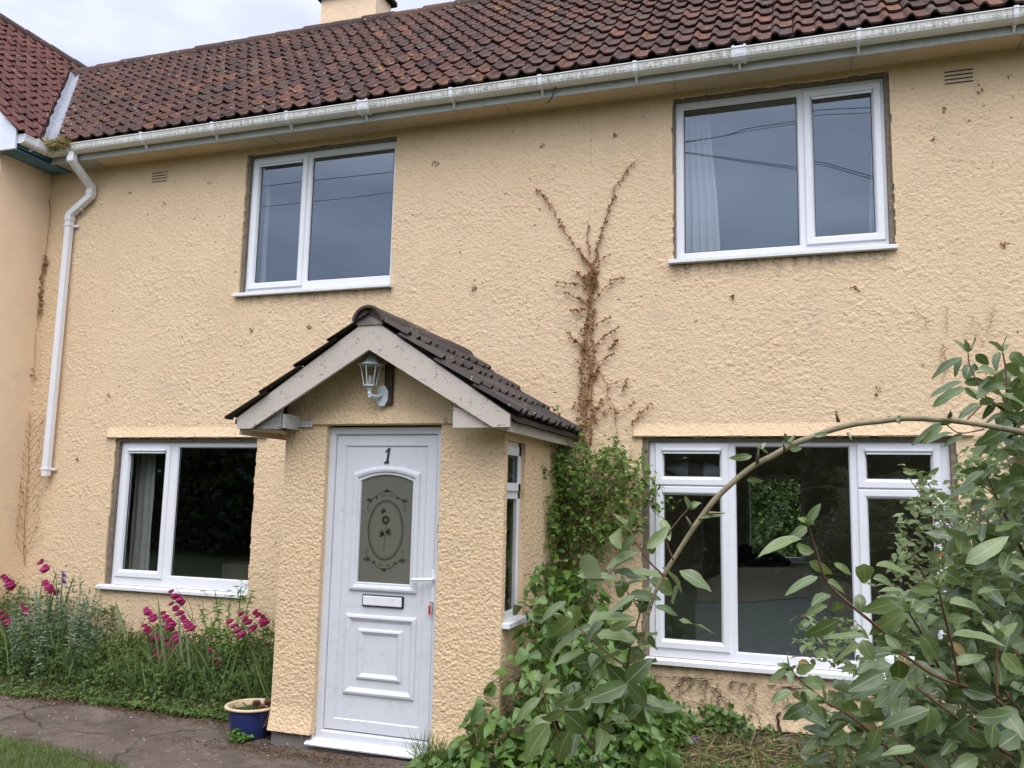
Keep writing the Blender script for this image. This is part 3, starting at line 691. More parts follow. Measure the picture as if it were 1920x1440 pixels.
# air bricks
for xx, zz in ((-6.19, 4.945), (1.205, 4.965)):
    m = M(); box(m, xx - .105, xx + .105, YS - .012, YS + .02, zz - .065, zz + .065)
    o = m.build('air_brick', M_BAND, house)
    for k in range(4):
        mm = M(); box(mm, xx - .096, xx + .096, YS - .0145, YS, zz - .052 + k * .031, zz - .042 + k * .031); mm.build('vent_slot', M_BLOCK, o)

# ---- tiled roofs
PITCH_R = rad(43); CR, SR, TR = cos(PITCH_R), sin(PITCH_R), tan(PITCH_R)
def palette(kind, K, rng):
    if kind == 'clay': P = np.array([(.120, .064, .051), (.095, .056, .049), (.140, .070, .052), (.084, .053, .050), (.108, .062, .053), (.185, .090, .060), (.105, .076, .060)]); pr = [.24, .22, .14, .17, .14, .04, .05]
    elif kind == 'red': P = np.array([(.135, .058, .049), (.112, .051, .046), (.148, .068, .054), (.10, .050, .048)]); pr = [.4, .25, .2, .15]
    else: P = np.array([(.072, .058, .052), (.058, .049, .046), (.088, .070, .060), (.072, .064, .056)]); pr = [.4, .25, .2, .15]
    return P[rng.choice(len(P), K, p=pr)] * rng.uniform(.85, 1.15, (K, 1))
US = np.concatenate([np.linspace(0, .42, 6), np.linspace(.42, 1, 5)[1:]])
PR = np.where(US <= .42, np.sin(pi * np.clip(US / .42, 0, 1)) * 1.0, -.16 * np.sin(pi * np.clip((US - .42) / .58, 0, 1)))
def tiles(m, O, U, Vv, N, cols, rows, wu, gauge, keep, kind, seed, hgt=.030, lift=.030, jit=1.3):
    O, U, Vv, N = [np.asarray(a, float) for a in (O, U, Vv, N)]; rng = np.random.default_rng(seed); nU = len(US)
    for r in range(rows):
        for c in cols:
            cu, cv = c * wu + rng.normal(0, .003) * jit, r * gauge + rng.normal(0, .005) * jit
            ctr = O + U * (cu + wu / 2) + Vv * (cv + gauge / 2)
            if not keep(ctr): continue
            col = palette(kind, 1, rng)[0]; dz = rng.normal(0, .0025) * jit; tw = rng.normal(0, .006) * jit
            vs = (0.0, gauge * .5, gauge * 1.16); top = []
            for v_ in vs:
                l_ = lift * (1 - v_ / (gauge * 1.22)) + dz
                top.append(O + U * (cu + US[:, None] * wu * 1.0) + Vv * (cv + v_ + tw * (US[:, None] - .5)) + N * ((PR * hgt + l_)[:, None]))
            bot = top[0] - N * .017 + Vv * .003
            V = np.concatenate([bot, *top]); F = []
            for k in range(3):
                for i in range(nU - 1): F.append([k * nU + i, k * nU + i + 1, (k + 1) * nU + i + 1, (k + 1) * nU + i])
            m.add(V, F, col)
def clip_arrays(mm, co, no):
    """cut a tile mesh by a plane, keep the side the normal points away from"""
    import bmesh
    o = mm.build('tmp', None); bm = bmesh.new(); bm.from_mesh(o.data)
    bmesh.ops.bisect_plane(bm, geom=bm.verts[:] + bm.edges[:] + bm.faces[:], plane_co=co, plane_no=no, clear_outer=True)
    lay = bm.verts.layers.float_color['tint']; bm.verts.ensure_lookup_table(); bm.verts.index_update()
    r = M(); r.add([v.co[:] for v in bm.verts], [[v.index for v in f.verts] for f in bm.faces], np.array([v[lay][:3] for v in bm.verts]))
    bm.free(); me = o.data; bpy.data.objects.remove(o); bpy.data.meshes.remove(me); return r
VX, VY = -7.33, -.42                                  # foot of the valley
NR = np.array([0, -SR, CR]); m = M()
tiles(m, (-10.4, -.420, 5.25 + .025 * TR), (1, 0, 0), (0, CR, SR), NR, range(0, 89), 14, .158, .270, lambda p: p[0] > VX - (p[1] - VY) - .12, 'clay', 5)
m = clip_arrays(m, (VX + .10, VY, 0), (-1, -1, 0))
def plane_quad(m, pts, t=(.05, .04, .035)): m.add(pts, [list(range(len(pts)))], t)
yr, zr = 2.345, 5.25 + (2.345 + .445) * TR
plane_quad(m, [(VX, -.40, 5.262), (X1, -.40, 5.262), (X1, yr, zr - .03), (VX - 2.76, yr, zr - .03)])
plane_quad(m, [(VX - 2.76, yr, zr - .03), (X1, yr, zr - .03), (X1, 5.2, 5.2), (VX - 2.76, 5.2, 5.2)])
roof = m.build('roof', M_TILE, house, smooth=False)
m = M(); xx = -10.05; rng = np.random.default_rng(8)
while xx < X1:
    ln = .44; col = palette('clay', 1, rng)[0] * np.array([.9, .95, .95]); a = np.linspace(-.1, pi + .1, 11); R0 = .125
    dzj, r2 = rng.normal(0, .006), R0 + .010
    V = [(xx + (ln if e else 0), yr + (r2 if not e else R0) * cos(t) * 1.0, zr - .055 + dzj + (r2 if not e else R0) * sin(t)) for e in (0, 1) for t in a]
    n_ = len(a); m.add(V, [[i, i + 1, n_ + i + 1, n_ + i] for i in range(n_ - 1)] + [list(range(n_))[::-1]], col); xx += ln - .004
box(m, -10.0, X1, yr - .14, yr - .11, zr - .15, zr - .075, (.12, .105, .085))
m.build('ridge', M_RIDGE, roof, smooth=False)
m = M(); ts = np.linspace(0, 2.66, 26); rng = np.random.default_rng(4); V = []
for t in ts:
    c_ = np.array([VX - t, VY + t, 5.25 + (t + .025) * TR]); e0, e1 = .085 + rng.normal(0, .008), .175 + rng.normal(0, .014)
    V += [c_ + np.array([0, -e0, .030]), c_ + np.array([0, -e0 * .5, .022 + rng.normal(0, .003)]), c_ + np.array([0, 0, .004]), c_ + np.array([e1 * .5, 0, .022 + rng.normal(0, .003)]), c_ + np.array([e1, 0, .028])]
m.add(V, [[i * 5 + k, i * 5 + k + 1, i * 5 + k + 6, i * 5 + k + 5] for i in range(25) for k in range(4)]); m.build('valley_flashing', M_LEAD, roof, smooth=True)
# chimney
m = M(); stucco(m, (-5.95, 2.37, 7.3), (1, 0, 0), (0, 0, 1), (0, -1, 0), .83, 1.06, .03, seed=9, amp=.004); stucco(m, (-5.12, 2.37, 7.3), (0, 1, 0), (0, 0, 1), (1, 0, 0), .40, 1.06, .03, seed=10, amp=.004)
box(m, -5.95, -5.122, 2.374, 2.77, 7.2, 8.37); ch = m.build('chimney', M_WING, house)
m = M(); bbox(m, -6.02, -5.05, 2.30, 2.84, 8.325, 8.40, .012); bbox(m, -5.99, -5.08, 2.33, 2.81, 8.40, 8.49, .012); m.build('chimney_cap', M_TILE, ch)

# ------------------------------------------------------------------ porch (part of the house)
PF, PL, PRX, PZ = -1.47, -3.562, -1.86, 2.74          # front face, left and right faces, height under the ridge
PC, PT = -2.775, rad(33.5); TP, CP, SP = tan(PT), cos(PT), sin(PT)
DX0, DX1, DZ0, DZ1 = -3.225, -2.318, .07, 2.222       # door frame
def gable_z(x): return 2.97 - np.abs(x - PC) * TP - .03
m = M()
def pf_extra(u, v):
    x, z = u + PL, v + .10; e = .0 * x
    inx = sstep(DX0 - .15, DX0 - .13, x) * (1 - sstep(DX1 + .17, DX1 + .19, x))
    e = e + inx * np.where(z >= 2.235, np.clip(1 - (z - 2.235) / .10, 0, 1) * .024, 0)
    e = e + np.where(z < .28, ((.28 - z) / .18) ** 1.6 * .035, 0); return e
stucco(m, (PL, PF, .10), (1, 0, 0), (0, 0, 1), (0, -1, 0), PRX - PL, 2.80, .0055, [(DX0 + .004 - PL, DX1 - .004 - PL, -.5, DZ1 + .012 - .10)], seed=50, amp=.0062, jag=.0001, fine=.72, lip=.07, fade=(.03, .03, 0, 0), extra=pf_extra)
V = np.concatenate(m.V); gz = gable_z(V[:, 0]); V[:, 2] = np.minimum(V[:, 2], np.maximum(gz, .1)); m.V = [V]   # gable follows the rafters
SW = (-1.46, -1.03, .93, 2.13)                        # side window: y0, y1, z0, z1
def pside_extra(u, v): return np.where(v < .18, ((.18 - v) / .18) ** 1.6 * .035, 0)
stucco(m, (PRX, PF, .10), (0, 1, 0), (0, 0, 1), (1, 0, 0), -PF + YS, 2.09, .0058, [(.055, .44, SW[2] - .10, SW[3] - .10)], seed=60, amp=.0062, jag=.002, fine=.72, lip=.07, fade=(.03, .0, 0, 0), extra=pside_extra)
stucco(m, (PL, YS, .10), (0, -1, 0), (0, 0, 1), (-1, 0, 0), -PF + YS, 2.09, .012, seed=70, amp=.0062, fine=.72, fade=(0, .03, 0, 0), extra=lambda u, v: np.where(v < .18, ((.18 - v) / .18) ** 1.6 * .06, 0))
porch = m.build('porch_wall', M_PORCH, house, smooth=True)
m = M(); th = .10                                       # inner leaf of the porch so that no light leaks through
for a, b, c, d, e, f in ((PL + .012, DX0 - .002, PF + .012, PF + th, .0, 2.3), (DX1 + .002, PRX - .012, PF + .012, PF + th, 0, 2.3), (DX0, DX1, PF + .012, PF + th, DZ1 + .016, 2.6), (PL + .012, PL + th, PF + th, 0, 0, 2.2),
                         (PRX - th, PRX - .012, SW[1] + .005, 0, 0, 2.2), (PRX - th, PRX - .012, PF + th, SW[1] + .005, 0, SW[2] - .005), (PRX - th, PRX - .012, PF + th, SW[1] + .005, SW[3] + .005, 2.2)):
    box(m, a, b, c, d, e, f)
m.build('porch_inner_wall', M_ROOMW, house)
m = M(); box(m, PL + .02, DX0 - .01, PF + .004, PF + .1, -.1, .105); box(m, DX0 - .012, PRX - .02, PF + .006, PF + .1, -.1, .05); box(m, PL + .015, PL + .2, PF + .01, -.04, -.1, .105); box(m, PRX - .2, PRX - .015, PF + .01, -.04, -.1, .105)
m.build('porch_plinth', M_PLINTH, house)
# porch roof: two slopes of tiles, half-round ridge, boards
YF = -1.745
m = M(); ncol = 11; wu = (-YF - .03) / ncol
tl = M(); tiles(tl, (PC + 1.075, YF, 2.975 - 1.075 * TP), (0, 1, 0), (-CP, 0, SP), np.array([SP, 0, CP]), range(ncol), 4, wu, .318, lambda p: True, 'dark', 15, hgt=.030, lift=.034)
tl2 = M(); tiles(tl2, (PC - 1.095, -.03 - .02, 2.975 - 1.095 * TP), (0, -1, 0), (CP, 0, SP), np.array([-SP, 0, CP]), range(ncol), 4, wu, .322, lambda p: True, 'dark', 16, hgt=.026, lift=.030)
for q in (tl, tl2):
    off = m.n
    for v_, f_, t_ in zip(q.V, q.F, q.T): m.V.append(v_); m.T.append(t_); m.F.append([[i + off for i in ff] for ff in f_])
    m.n += q.n
m.hasT = True
for s in (-1, 1):
    prism(m, [(PC, 2.965), (PC + s * 1.07, 2.965 - 1.07 * TP), (PC + s * 1.07, 2.935 - 1.07 * TP), (PC, 2.930)][::s], 'y', YF + .05, -.04, (.06, .05, .045))
proof = m.build('porch_roof', M_TILEP, house)
m = M(); rng = np.random.default_rng(3)
for k in range(4):
    a0, a1 = YF - .025 + k * .435, YF - .025 + (k + 1) * .435; a = np.linspace(.08, pi - .08, 13); o_ = .004 * (k % 2); n_ = len(a)
    V = [(PC + (.118 + o_ + dr) * cos(t), yy, 2.915 + (.118 + o_ + dr) * sin(t)) for dr in (0, -.018) for yy in (a0, min(a1, -.02)) for t in a]
    f = [[i, i + 1, n_ + i + 1, n_ + i] for i in range(n_ - 1)] + [[2 * n_ + i, 3 * n_ + i, 3 * n_ + i + 1, 2 * n_ + i + 1] for i in range(n_ - 1)] + [[i, 2 * n_ + i, 2 * n_ + i + 1, i + 1] for i in range(n_ - 1)]
    m.add(V, f, palette('dark', 1, rng)[0] * 1.25)
m.build('ridge', M_RIDGE, proof, smooth=False)
m = M(); prism(m, [(PC - .10, 2.90), (PC + .10, 2.90), (PC + .09, 2.96), (PC + .05, 3.01), (PC, 3.02), (PC - .05, 3.01), (PC - .09, 2.96)], 'y', YF + .012, YF + .05); m.build('ridge_mortar', M_CONC, proof)
def barge(s, x_out, label=None):
    m = M(); zo = 2.955 - abs(x_out - PC) * TP; d_ = .205
    foot = 2.192
    poly = [(PC, 2.952), (PC, 2.952 - .222), (PC + s * .915, foot), (x_out, foot), (x_out, zo)]
    prism(m, poly if s < 0 else poly[::-1], 'y', YF + .022, YF + .048); o = m.build('bargeboard', M_FLAKY, house)
    return o
barge(-1, PC - 1.035); barge(1, PC + 1.030)
m = M(); xr = PC + 1.030; prism(m, [(-2.15, 2.192), (-2.15, 2.33), (xr - .01, 2.21), (xr - .01, 2.192)], 'y', YF + .052, YF + .07); m.build('box_end', M_FLAKY, house)
m = M(); prism(m, [(PC - 1.02, 2.190), (-3.46, 2.190), (-3.46, 2.38), (PC - .98, 2.22)], 'y', YF + .052, YF + .07); o = m.build('box_end', M_WOOD, house); o['label'] = 'bare grey weathered wooden end of the porch eave'
m = M(); box(m, -3.462, -3.452, YF + .072, PF + .0, 2.20, 2.30); box(m, -3.452, -3.33, PF - .028, PF - .022, 2.22, 2.262)
st = m.build('metal_strap', M_GALV, house)
for k in range(3): m = M(); box(m, -3.43 + k * .035, -3.422 + k * .035, PF - .0295, PF - .027, 2.237, 2.245); m.build('screw_hole', M_DARK, st)
m = M(); bbox(m, PC + 1.0, PC + 1.022, YF + .05, -.05, 2.165, 2.235, .003); m.build('eaves_board', M_FLAKY, house)
m = M(); bbox(m, PC - 1.03, PC - 1.01, YF + .05, -.05, 2.15, 2.225, .003); m.build('eaves_board', M_FLAKY, house)
m = M(); box(m, PRX + .0, PC + 1.0, YF + .07, -.05, 2.188, 2.198); m.build('porch_soffit', M_FLAKY, house); m = M(); box(m, PC - 1.01, PL, YF + .075, -.05, 2.188, 2.198); m.build('porch_soffit', M_FLAKY, house)

# ---- front door
door = M(); ring(door, rect(DX0, DX1, DZ0, DZ1), [(0, PF + .12), (0, PF + .048), (.004, PF + .044), (.044, PF + .044), (.052, PF + .052), (.056, PF + .075)])
fr = door.build('front_door', M_DOOR, house)
LX0, LX1, LZ0, LZ1 = DX0 + .058, DX1 - .058, DZ0 + .062, DZ1 - .058; yl = PF + .060
m = M(); ring(m, rect(LX0, LX1, LZ0, LZ1), [(0, yl + .06), (0, yl + .003), (.003, yl), (.072, yl), (.078, yl + .010), (.084, yl + .010)])
px0, px1, pz0, pz1 = LX0 + .083, LX1 - .083, LZ0 + .083, LZ1 - .083; yp = yl + .010
GX0, GX1, GZ0, GZ1, SAG = -2.962, -2.558, 1.135, 1.885, .045
PA = arch(GX0 - .05, GX1 + .05, GZ0 - .05, GZ1 + .05, SAG)
# panel sheet round the arched light
ou = PA(0); n_ = len(ou); V = [(x, yp, z) for x, z in ou]; outer = []
for x, z in ou:
    cx, cz = (GX0 + GX1) / 2, (GZ0 + GZ1) / 2; dx, dz = x - cx, z - cz; sc_ = min(((px1 if dx > 0 else px0) - cx) / dx if abs(dx) > 1e-6 else 9, ((pz1 if dz > 0 else pz0) - cz) / dz if abs(dz) > 1e-6 else 9)
    outer.append((cx + dx * sc_, yp, cz + dz * sc_))
m.add(V + outer, [[i, (i + 1) % n_, n_ + (i + 1) % n_, n_ + i] for i in range(n_)])
# the outer fan misses the four sheet corners: fill them
for X_, Z_ in ((px0, pz0), (px1, pz0), (px1, pz1), (px0, pz1)):
    on = [p for p in outer if abs(p[0] - X_) < 1e-4 or abs(p[2] - Z_) < 1e-4]
m.add([(px0, yp + .001, pz0), (px1, yp + .001, pz0), (px1, yp + .001, GZ0 - .04), (px0, yp + .001, GZ0 - .04)], [[0, 1, 2, 3]])
m.add([(px0, yp + .001, GZ1 + .0), (px0, yp + .001, pz1), (px1, yp + .001, pz1), (px1, yp + .001, GZ1 + .0), (GX1 + .04, yp + .001, GZ1 - .01), ((GX0 + GX1) / 2, yp + .001, GZ1 + .055), (GX0 - .04, yp + .001, GZ1 - .01)], [[0, 1, 5, 6], [1, 2, 5], [2, 3, 4, 5]])
ring(m, PA, [(-.010, yp), (-.002, yp - .016), (.012, yp - .020), (.026, yp - .016), (.034, yp - .006), (.046, yp - .006), (.051, yp + .004), (.052, yp + .012)])
def panel(x0, x1, z0, z1, sc_=1.0): ring(m, rect(x0, x1, z0, z1), [(-.012 * sc_, yp), (-.004 * sc_, yp - .014 * sc_), (.010 * sc_, yp - .018 * sc_), (.022 * sc_, yp - .012 * sc_), (.030 * sc_, yp - .004), (.040 * sc_, yp)])
panel(-3.025, -2.503, .385, .905); panel(-2.925, -2.603, .490, .812, .85)
leaf_ = m.build('door_leaf', M_DOOR, fr)
m = M(); pts = arch(GX0 - .004, GX1 + .004, GZ0 - .004, GZ1 + .004, SAG)(0); yg = yp + .006
m.add([(x, yg, z) for x, z in pts], [list(range(len(pts)))]); gp_ = m.build('frosted_pane', M_FROST, fr)
m = M(); yb = PF - .030
prism(m, [(PF + .10, .028), (yb, .032), (yb - .003, .042), (yb + .008, .052), (PF + .05, .074), (PF + .10, .074)], 'x', DX0 - .035, DX1 + .0); m.build('threshold', M_SILL, fr)
# etched rose in its oval, scrolls above and below
em = M(); ye = yg - .0016
def ribbon(pts, wd, closed=False):
    P = np.array(pts, float); d = nrm(np.gradient(P, axis=0)); n2 = np.stack([-d[:, 1], d[:, 0]], 1); wd = np.broadcast_to(wd, (len(P),))[:, None] / 2
    A, B = P + n2 * wd, P - n2 * wd; V = [(x, ye, z) for x, z in np.vstack([A, B])]; k = len(P)
    em.add(V, [[i, i + 1, k + i + 1, k + i] for i in range(k - 1)])
ECX, ECZ = (GX0 + GX1) / 2, 1.500
def ell(a, b, t0=0, t1=2 * pi, n=48): return [(ECX + a * cos(t), ECZ + b * sin(t)) for t in np.linspace(t0, t1, n)]
ribbon(ell(.136, .206), .008); ribbon(ell(.124, .194), .0035)
def petal(x, z, ang, ln, wd):
    c, s = cos(ang), sin(ang); P = []
    for u, v in ((0, 0), (.3, .42), (.7, .5), (1, 0), (.7, -.5), (.3, -.42)): P.append((x + ln * u * c - wd * v * s, ye, z + ln * u * s + wd * v * c))
    em.add(P, [[0, 1, 2, 3, 4, 5]])
rx, rz = ECX - .002, ECZ + .070
ribbon(smooth_path([(rx, rz - .01), (rx + .004, rz - .08), (rx - .002, rz - .15), (rx - .006, rz - .215)], 6), .0045)
for k in range(9): petal(rx + .011 * cos(k * .7), rz + .011 * sin(k * .7), k * .7 + .3, .024, .019)
for rr in (.012, .020): ribbon([(rx + rr * cos(t), rz + rr * sin(t)) for t in np.linspace(.3, 5.6, 20)], .003)
for a in (2.7, 2.2, 3.3): petal(rx - .006, rz - .105, a, .046, .020)
for a in (.4, .9, -.2): petal(rx + .006, rz - .09, a, .046, .020)
for a in (.5, 1.5, 2.5, 3.6): petal(rx - .02, rz + .055, a, .024, .018)
ribbon(smooth_path([(rx - .02, rz + .055), (rx - .025, rz + .075), (rx - .01, rz + .085), (rx - .004, rz + .065), (rx - .03, rz + .04)], 5), .003)
for sgn in (1, -1):
    for a in (-.9, -.3, .3, .9): petal(ECX, ECZ + sgn * .262, sgn * pi / 2 + a, .028, .012)
    for sx_ in (-1, 1):
        S = lambda p: [(ECX + sx_ * x, ECZ + sgn * z) for x, z in p]
        ribbon(smooth_path(S([(.012, .268), (.045, .262), (.075, .240), (.085, .225), (.070, .222), (.075, .236)]), 5), .0045)
        ribbon(smooth_path(S([(.010, .245), (.03, .232), (.045, .24), (.035, .25), (.02, .244)]), 5), .003)
        ribbon(smooth_path(S([(.085, .235), (.11, .215), (.135, .185), (.15, .15), (.14, .135), (.128, .15)]), 5), .0045)
        for a in (.2, 1.0, 1.8, 2.6): petal(ECX + sx_ * .138, ECZ + sgn * .196, (a if sgn > 0 else -a), .030, .012)
        petal(ECX + sx_ * .085, ECZ + sgn * .212, sgn * 1.2, .02, .01)
em.build('etched_rose', M_ETCH, fr)
m = M(); bbox(m, -2.912, -2.592, yp - .014, yp + .002, .972, 1.055, .006); lb = m.build('letter_box', M_BLACK, fr)
lb.data.materials  # black surround with a white flap
m = M(); bbox(m, -2.902, -2.604, yp - .020, yp - .012, .982, 1.046, .004); m.build('letter_flap', M_SILL, fr)
m = M(); bbox(m, -2.385, -2.352, yl - .012, yl + .001, .965, 1.245, .004); tube(m, [(-2.368, yl - .01, 1.185), (-2.368, yl - .05, 1.185)], .010, 10)
tube(m, smooth_path([(-2.362, yl - .05, 1.186), (-2.42, yl - .055, 1.182), (-2.50, yl - .052, 1.178), (-2.512, yl - .046, 1.176)], 4), [.011] * 13, 8); m.build('handle', M_SILL, fr)
m = M(); bbox(m, DX1 - .030, DX1 - .004, PF + .028, PF + .045, 1.50, 1.56, .003); m.build('lock_keep', M_FASC, fr); m = M(); bbox(m, DX1 - .028, DX1 - .006, PF + .036, PF + .045, 1.37, 1.44, .003); rk = m.build('lock_keep', M_FASC, fr)
# number 1: italic numeral screwed to the door
m = M(); nx, nz = -2.768, 1.965
P1 = [(-.020, .002), (-.016, .012), (-.003, .014), (.010, .098 - .008), (-.008, .082), (-.012, .088), (.012, .108), (.024, .112), (.012, .018), (.016, .012), (.018, .002)]
prism(m, [(nx + x, nz + z) for x, z in P1], 'y', yp - .009, yp - .0005); m.build('number_one', M_BLACK, fr)

# ---- porch side window (in the right-hand wall)
y0, y1, z0, z1 = SW; m = M(); xg = PRX - .045
def sbar(a, b, c, d, x_=None): bbox(m, xg - .02, xg + .012, a, b, c, d, .004)
sbar(y0, y0 + .05, z0, z1); sbar(y1 - .05, y1, z0, z1); sbar(y0, y1, z0, z0 + .05); sbar(y0, y1, z1 - .05, z1); sbar(y0, y1, 1.735, 1.80)
o = m.build('window', M_PVC, house); o['label'] = 'narrow side window of the porch'
m = M(); 
for a, b, c, d in ((y0 + .07, y1 - .04, 1.835, z1 - .085),):
    for u in ((y0 + .04, y0 + .085, 1.79, z1 - .03), (y1 - .085, y1 - .035, 1.79, z1 - .03), (y0 + .04, y1 - .035, 1.79, 1.845), (y0 + .04, y1 - .035, z1 - .095, z1 - .03)): bbox(m, xg + .012, xg + .028, *u, .003)
m.build('sash', M_PVC, o)
m = M(); m.add([(xg + .006, y0 + .03, z0 + .03), (xg + .006, y1 - .03, z0 + .03), (xg + .006, y1 - .03, z1 - .03), (xg + .006, y0 + .03, z1 - .03)], [[0, 1, 2, 3]]); m.build('pane', M_GLASS, o)
m = M(); bbox(m, PRX - .06, PRX + .055, y0 - .0, y1 + .01, z0 - .035, z0 + .002, .004); m.build('sill', M_SILL, o)

# ------------------------------------------------------------------ neighbouring house: its gabled wing on the left
nb = thing('neighbouring_house', 'peach rendered house with blue painted soffit and red pantile roof, adjoining on the left', 'house', (-9, -.6, 0))
WX, WYF = -7.65, -.66
m = M(); stucco(m, (WX, WYF, -.1), (0, 1, 0), (0, 0, 1), (1, 0, 0), -WYF + .0, 5.25, .02, seed=90, amp=.0012, extra=lambda u, v: .003 * np.sin(v * 2.1) + .002 * np.sin(u * 6))
prism(m, [(-13.35, -.1), (WX - .012, -.1), (WX - .012, 5.2), (-10.5, 7.95), (-13.35, 5.2)], 'y', WYF - .002, WYF + .22)
m.build('wall', M_WING, nb, smooth=False)
m = M(); box(m, WX, -7.392, -.745, .0, 5.118, 5.135); m.build('soffit', M_BLUE, nb)
m = M(); bbox(m, -7.412, -7.392, -.745, -.33, 5.105, 5.25, .003); m.build('fascia', M_BLUE, nb)
m = M(); prism(m, [(-7.375, 5.105), (-7.375, 5.30), (-10.5, 8.21), (-10.5, 7.93), (-7.80, 5.105)], 'y', -.768, -.745); m.build('bargeboard', M_BOARD, nb)
m = M(); gq = [(-x - 7.05, z) for x, z in [(.37 - .03, 5.262), (.34, 5.178), (.325, 5.168), (.265, 5.168), (.246, 5.182), (.240, 5.2), (.236, 5.243), (.230, 5.245), (.230, 5.253), (.238, 5.255), (.244, 5.248), (.250, 5.2), (.265, 5.178), (.325, 5.178), (.332, 5.186), (.332, 5.262)]]
prism(m, gq, 'y', -.735, -.40); prism(m, [(-7.39, 5.26), (-7.39, 5.178), (-7.375, 5.166), (-7.315, 5.166), (-7.29, 5.182), (-7.278, 5.258)], 'y', -.741, -.733)
ng = m.build('gutter', M_PVC, nb)
m = M(); prism(m, [(-7.395, 5.266), (-7.395, 5.172), (-7.375, 5.160), (-7.31, 5.160), (-7.283, 5.178), (-7.270, 5.262)], 'y', -.60, -.57); prism(m, [(-7.40, 5.19), (-7.40, 5.14), (-7.33, 5.163)], 'y', -.59, -.575); m.build('gutter_bracket', M_PVC, ng)
m = M(); NW = np.array([SR, 0, CR]); lo = M()
tiles(lo, (-7.315, -.80, 5.25), (0, 1, 0), (-CR, 0, SR), NW, range(0, 21), 16, .158, .272, lambda p: p[1] - VY < VX - p[0] + .12, 'red', 25)
lo = clip_arrays(lo, (VX - .12, VY, 0), (1, 1, 0))
tiles(lo, (-7.315, -.80, 5.25), (0, 1, 0), (-CR, 0, SR), NW, range(21, 34), 16, .158, .272, lambda p: VX - p[0] > 2.82, 'red', 26)
tiles(lo, (-7.315, -.80, 5.25), (0, 1, 0), (-CR, 0, SR), NW, range(19, 21), 16, .158, .272, lambda p: VX - p[0] > 2.88, 'red', 27)
zw = 5.25 + (10.55 - 7.315) * TR - .02
plane_quad(lo, [(-7.36, -.76, 5.27), (-7.36, -.42, 5.27), (VX - 2.8, VY + 2.8, 5.25 + 2.8 * TR - .02), (VX - 2.8, 4.6, 5.25 + 2.8 * TR - .02), (-10.55, 4.6, zw), (-10.55, -.76, zw)])
plane_quad(lo, [(-10.55, -.76, zw), (-10.55, 4.6, zw), (-13.8, 4.6, 5.25), (-13.8, -.76, 5.25)])
nroof = lo.build('roof', M_TILE2, nb)
m = M(); yy = -.82; rng = np.random.default_rng(9)
while yy < 4.6:
    a = np.linspace(-.1, pi + .1, 11); n_ = 11; V = [(-10.55 + r_ * cos(t), yy + (.44 if e else 0), zw - .035 + r_ * sin(t)) for e, r_ in ((0, .135), (1, .125)) for t in a]
    m.add(V, [[i, i + 1, n_ + i + 1, n_ + i] for i in range(n_ - 1)] + [list(range(n_))], palette('clay', 1, rng)[0] * np.array([.8, .8, .85])); yy += .436
m.build('ridge', M_RIDGE, nroof)

# ------------------------------------------------------------------ things on and around the house
# wall lantern in the porch gable
LC = np.array([PC - .055, PF - .115, 0]); lz = 2.372
lan = thing('wall_lantern', 'pale blue hexagonal lantern on the gable above the front door', 'lantern', (PC, PF, 2.36))
m = M(); bbox(m, PC + .012, PC + .075, PF - .032, PF - .005, 2.375, 2.665, .003); m.build('mounting_block', M_BLOCK, lan)
m = M(); pl_ = [(PC + .005 + .058 * cos(t) * .85, 2.435 + .078 * sin(t)) for t in np.linspace(0, 2 * pi, 9)[:-1] + pi / 8]; prism(m, pl_, 'y', PF - .045, PF - .026); m.build('back_plate', M_LAMP, lan)
m = M(); tube(m, smooth_path([(PC + .005, PF - .04, 2.44), (PC - .02, PF - .085, 2.425), (PC - .05, PF - .115, 2.44), (PC - .055, PF - .115, 2.475)], 5), .011, 8); lathe(m, [(.0, -.02), (.010, -.018), (.014, -.008), (.008, .002), (.016, .012), (.012, .03), (.02, .045), (.014, .055), (.03, .07)], (LC[0], LC[1], 2.43), 14)
m.build('arm', M_LAMP, lan)
def hexa(r, z, ph=pi / 6): return [(LC[0] + r * cos(ph + k * pi / 3), LC[1] + r * sin(ph + k * pi / 3), z) for k in range(6)]
m = M(); zb_, zt_ = 2.505, 2.652
A, B = hexa(.042, zb_), hexa(.072, zt_)
for a, b in zip(A, B): tube(m, [a, b], .0042, 5)
for Rr, z in ((.046, zb_), (.075, zt_)):
    H = hexa(Rr, z); H2 = hexa(Rr, z - .010)
    m.add(H + H2 + [(LC[0], LC[1], z), ], [[i, (i + 1) % 6, 6 + (i + 1) % 6, 6 + i] for i in range(6)] + ([[i, (i + 1) % 6, 12] for i in range(6)] if z == zb_ else []))
m.build('frame', M_LAMP, lan)
m = M(); A, B = hexa(.040, zb_), hexa(.070, zt_ - .01); m.add(A + B, [[i, (i + 1) % 6, 6 + (i + 1) % 6, 6 + i] for i in range(6)]); m.build('glass', M_LAMPGL, lan)
m = M(); tube(m, [(LC[0], LC[1], zb_), (LC[0], LC[1], zb_ + .065)], .013, 10); m.build('candle_tube', M_GLASSW, lan)
m = M(); prof = [(.092, zt_ - .008), (.092, zt_), (.074, zt_ + .006), (.060, zt_ + .022), (.048, zt_ + .045), (.034, zt_ + .062), (.018, zt_ + .074), (.006, zt_ + .082)]
LV = [p for r, z in prof for p in hexa(r, z)]; m.add(LV, [[a * 6 + i, a * 6 + (i + 1) % 6, (a + 1) * 6 + (i + 1) % 6, (a + 1) * 6 + i] for a in range(len(prof) - 1) for i in range(6)] + [[0, 1, 2, 3, 4, 5]])
lathe(m, [(.010, 0), (.006, .010), (.012, .016), (.010, .024), (.004, .034), (.001, .044)], (LC[0], LC[1], zt_ + .078), 10); m.build('cap', M_LAMP, lan)

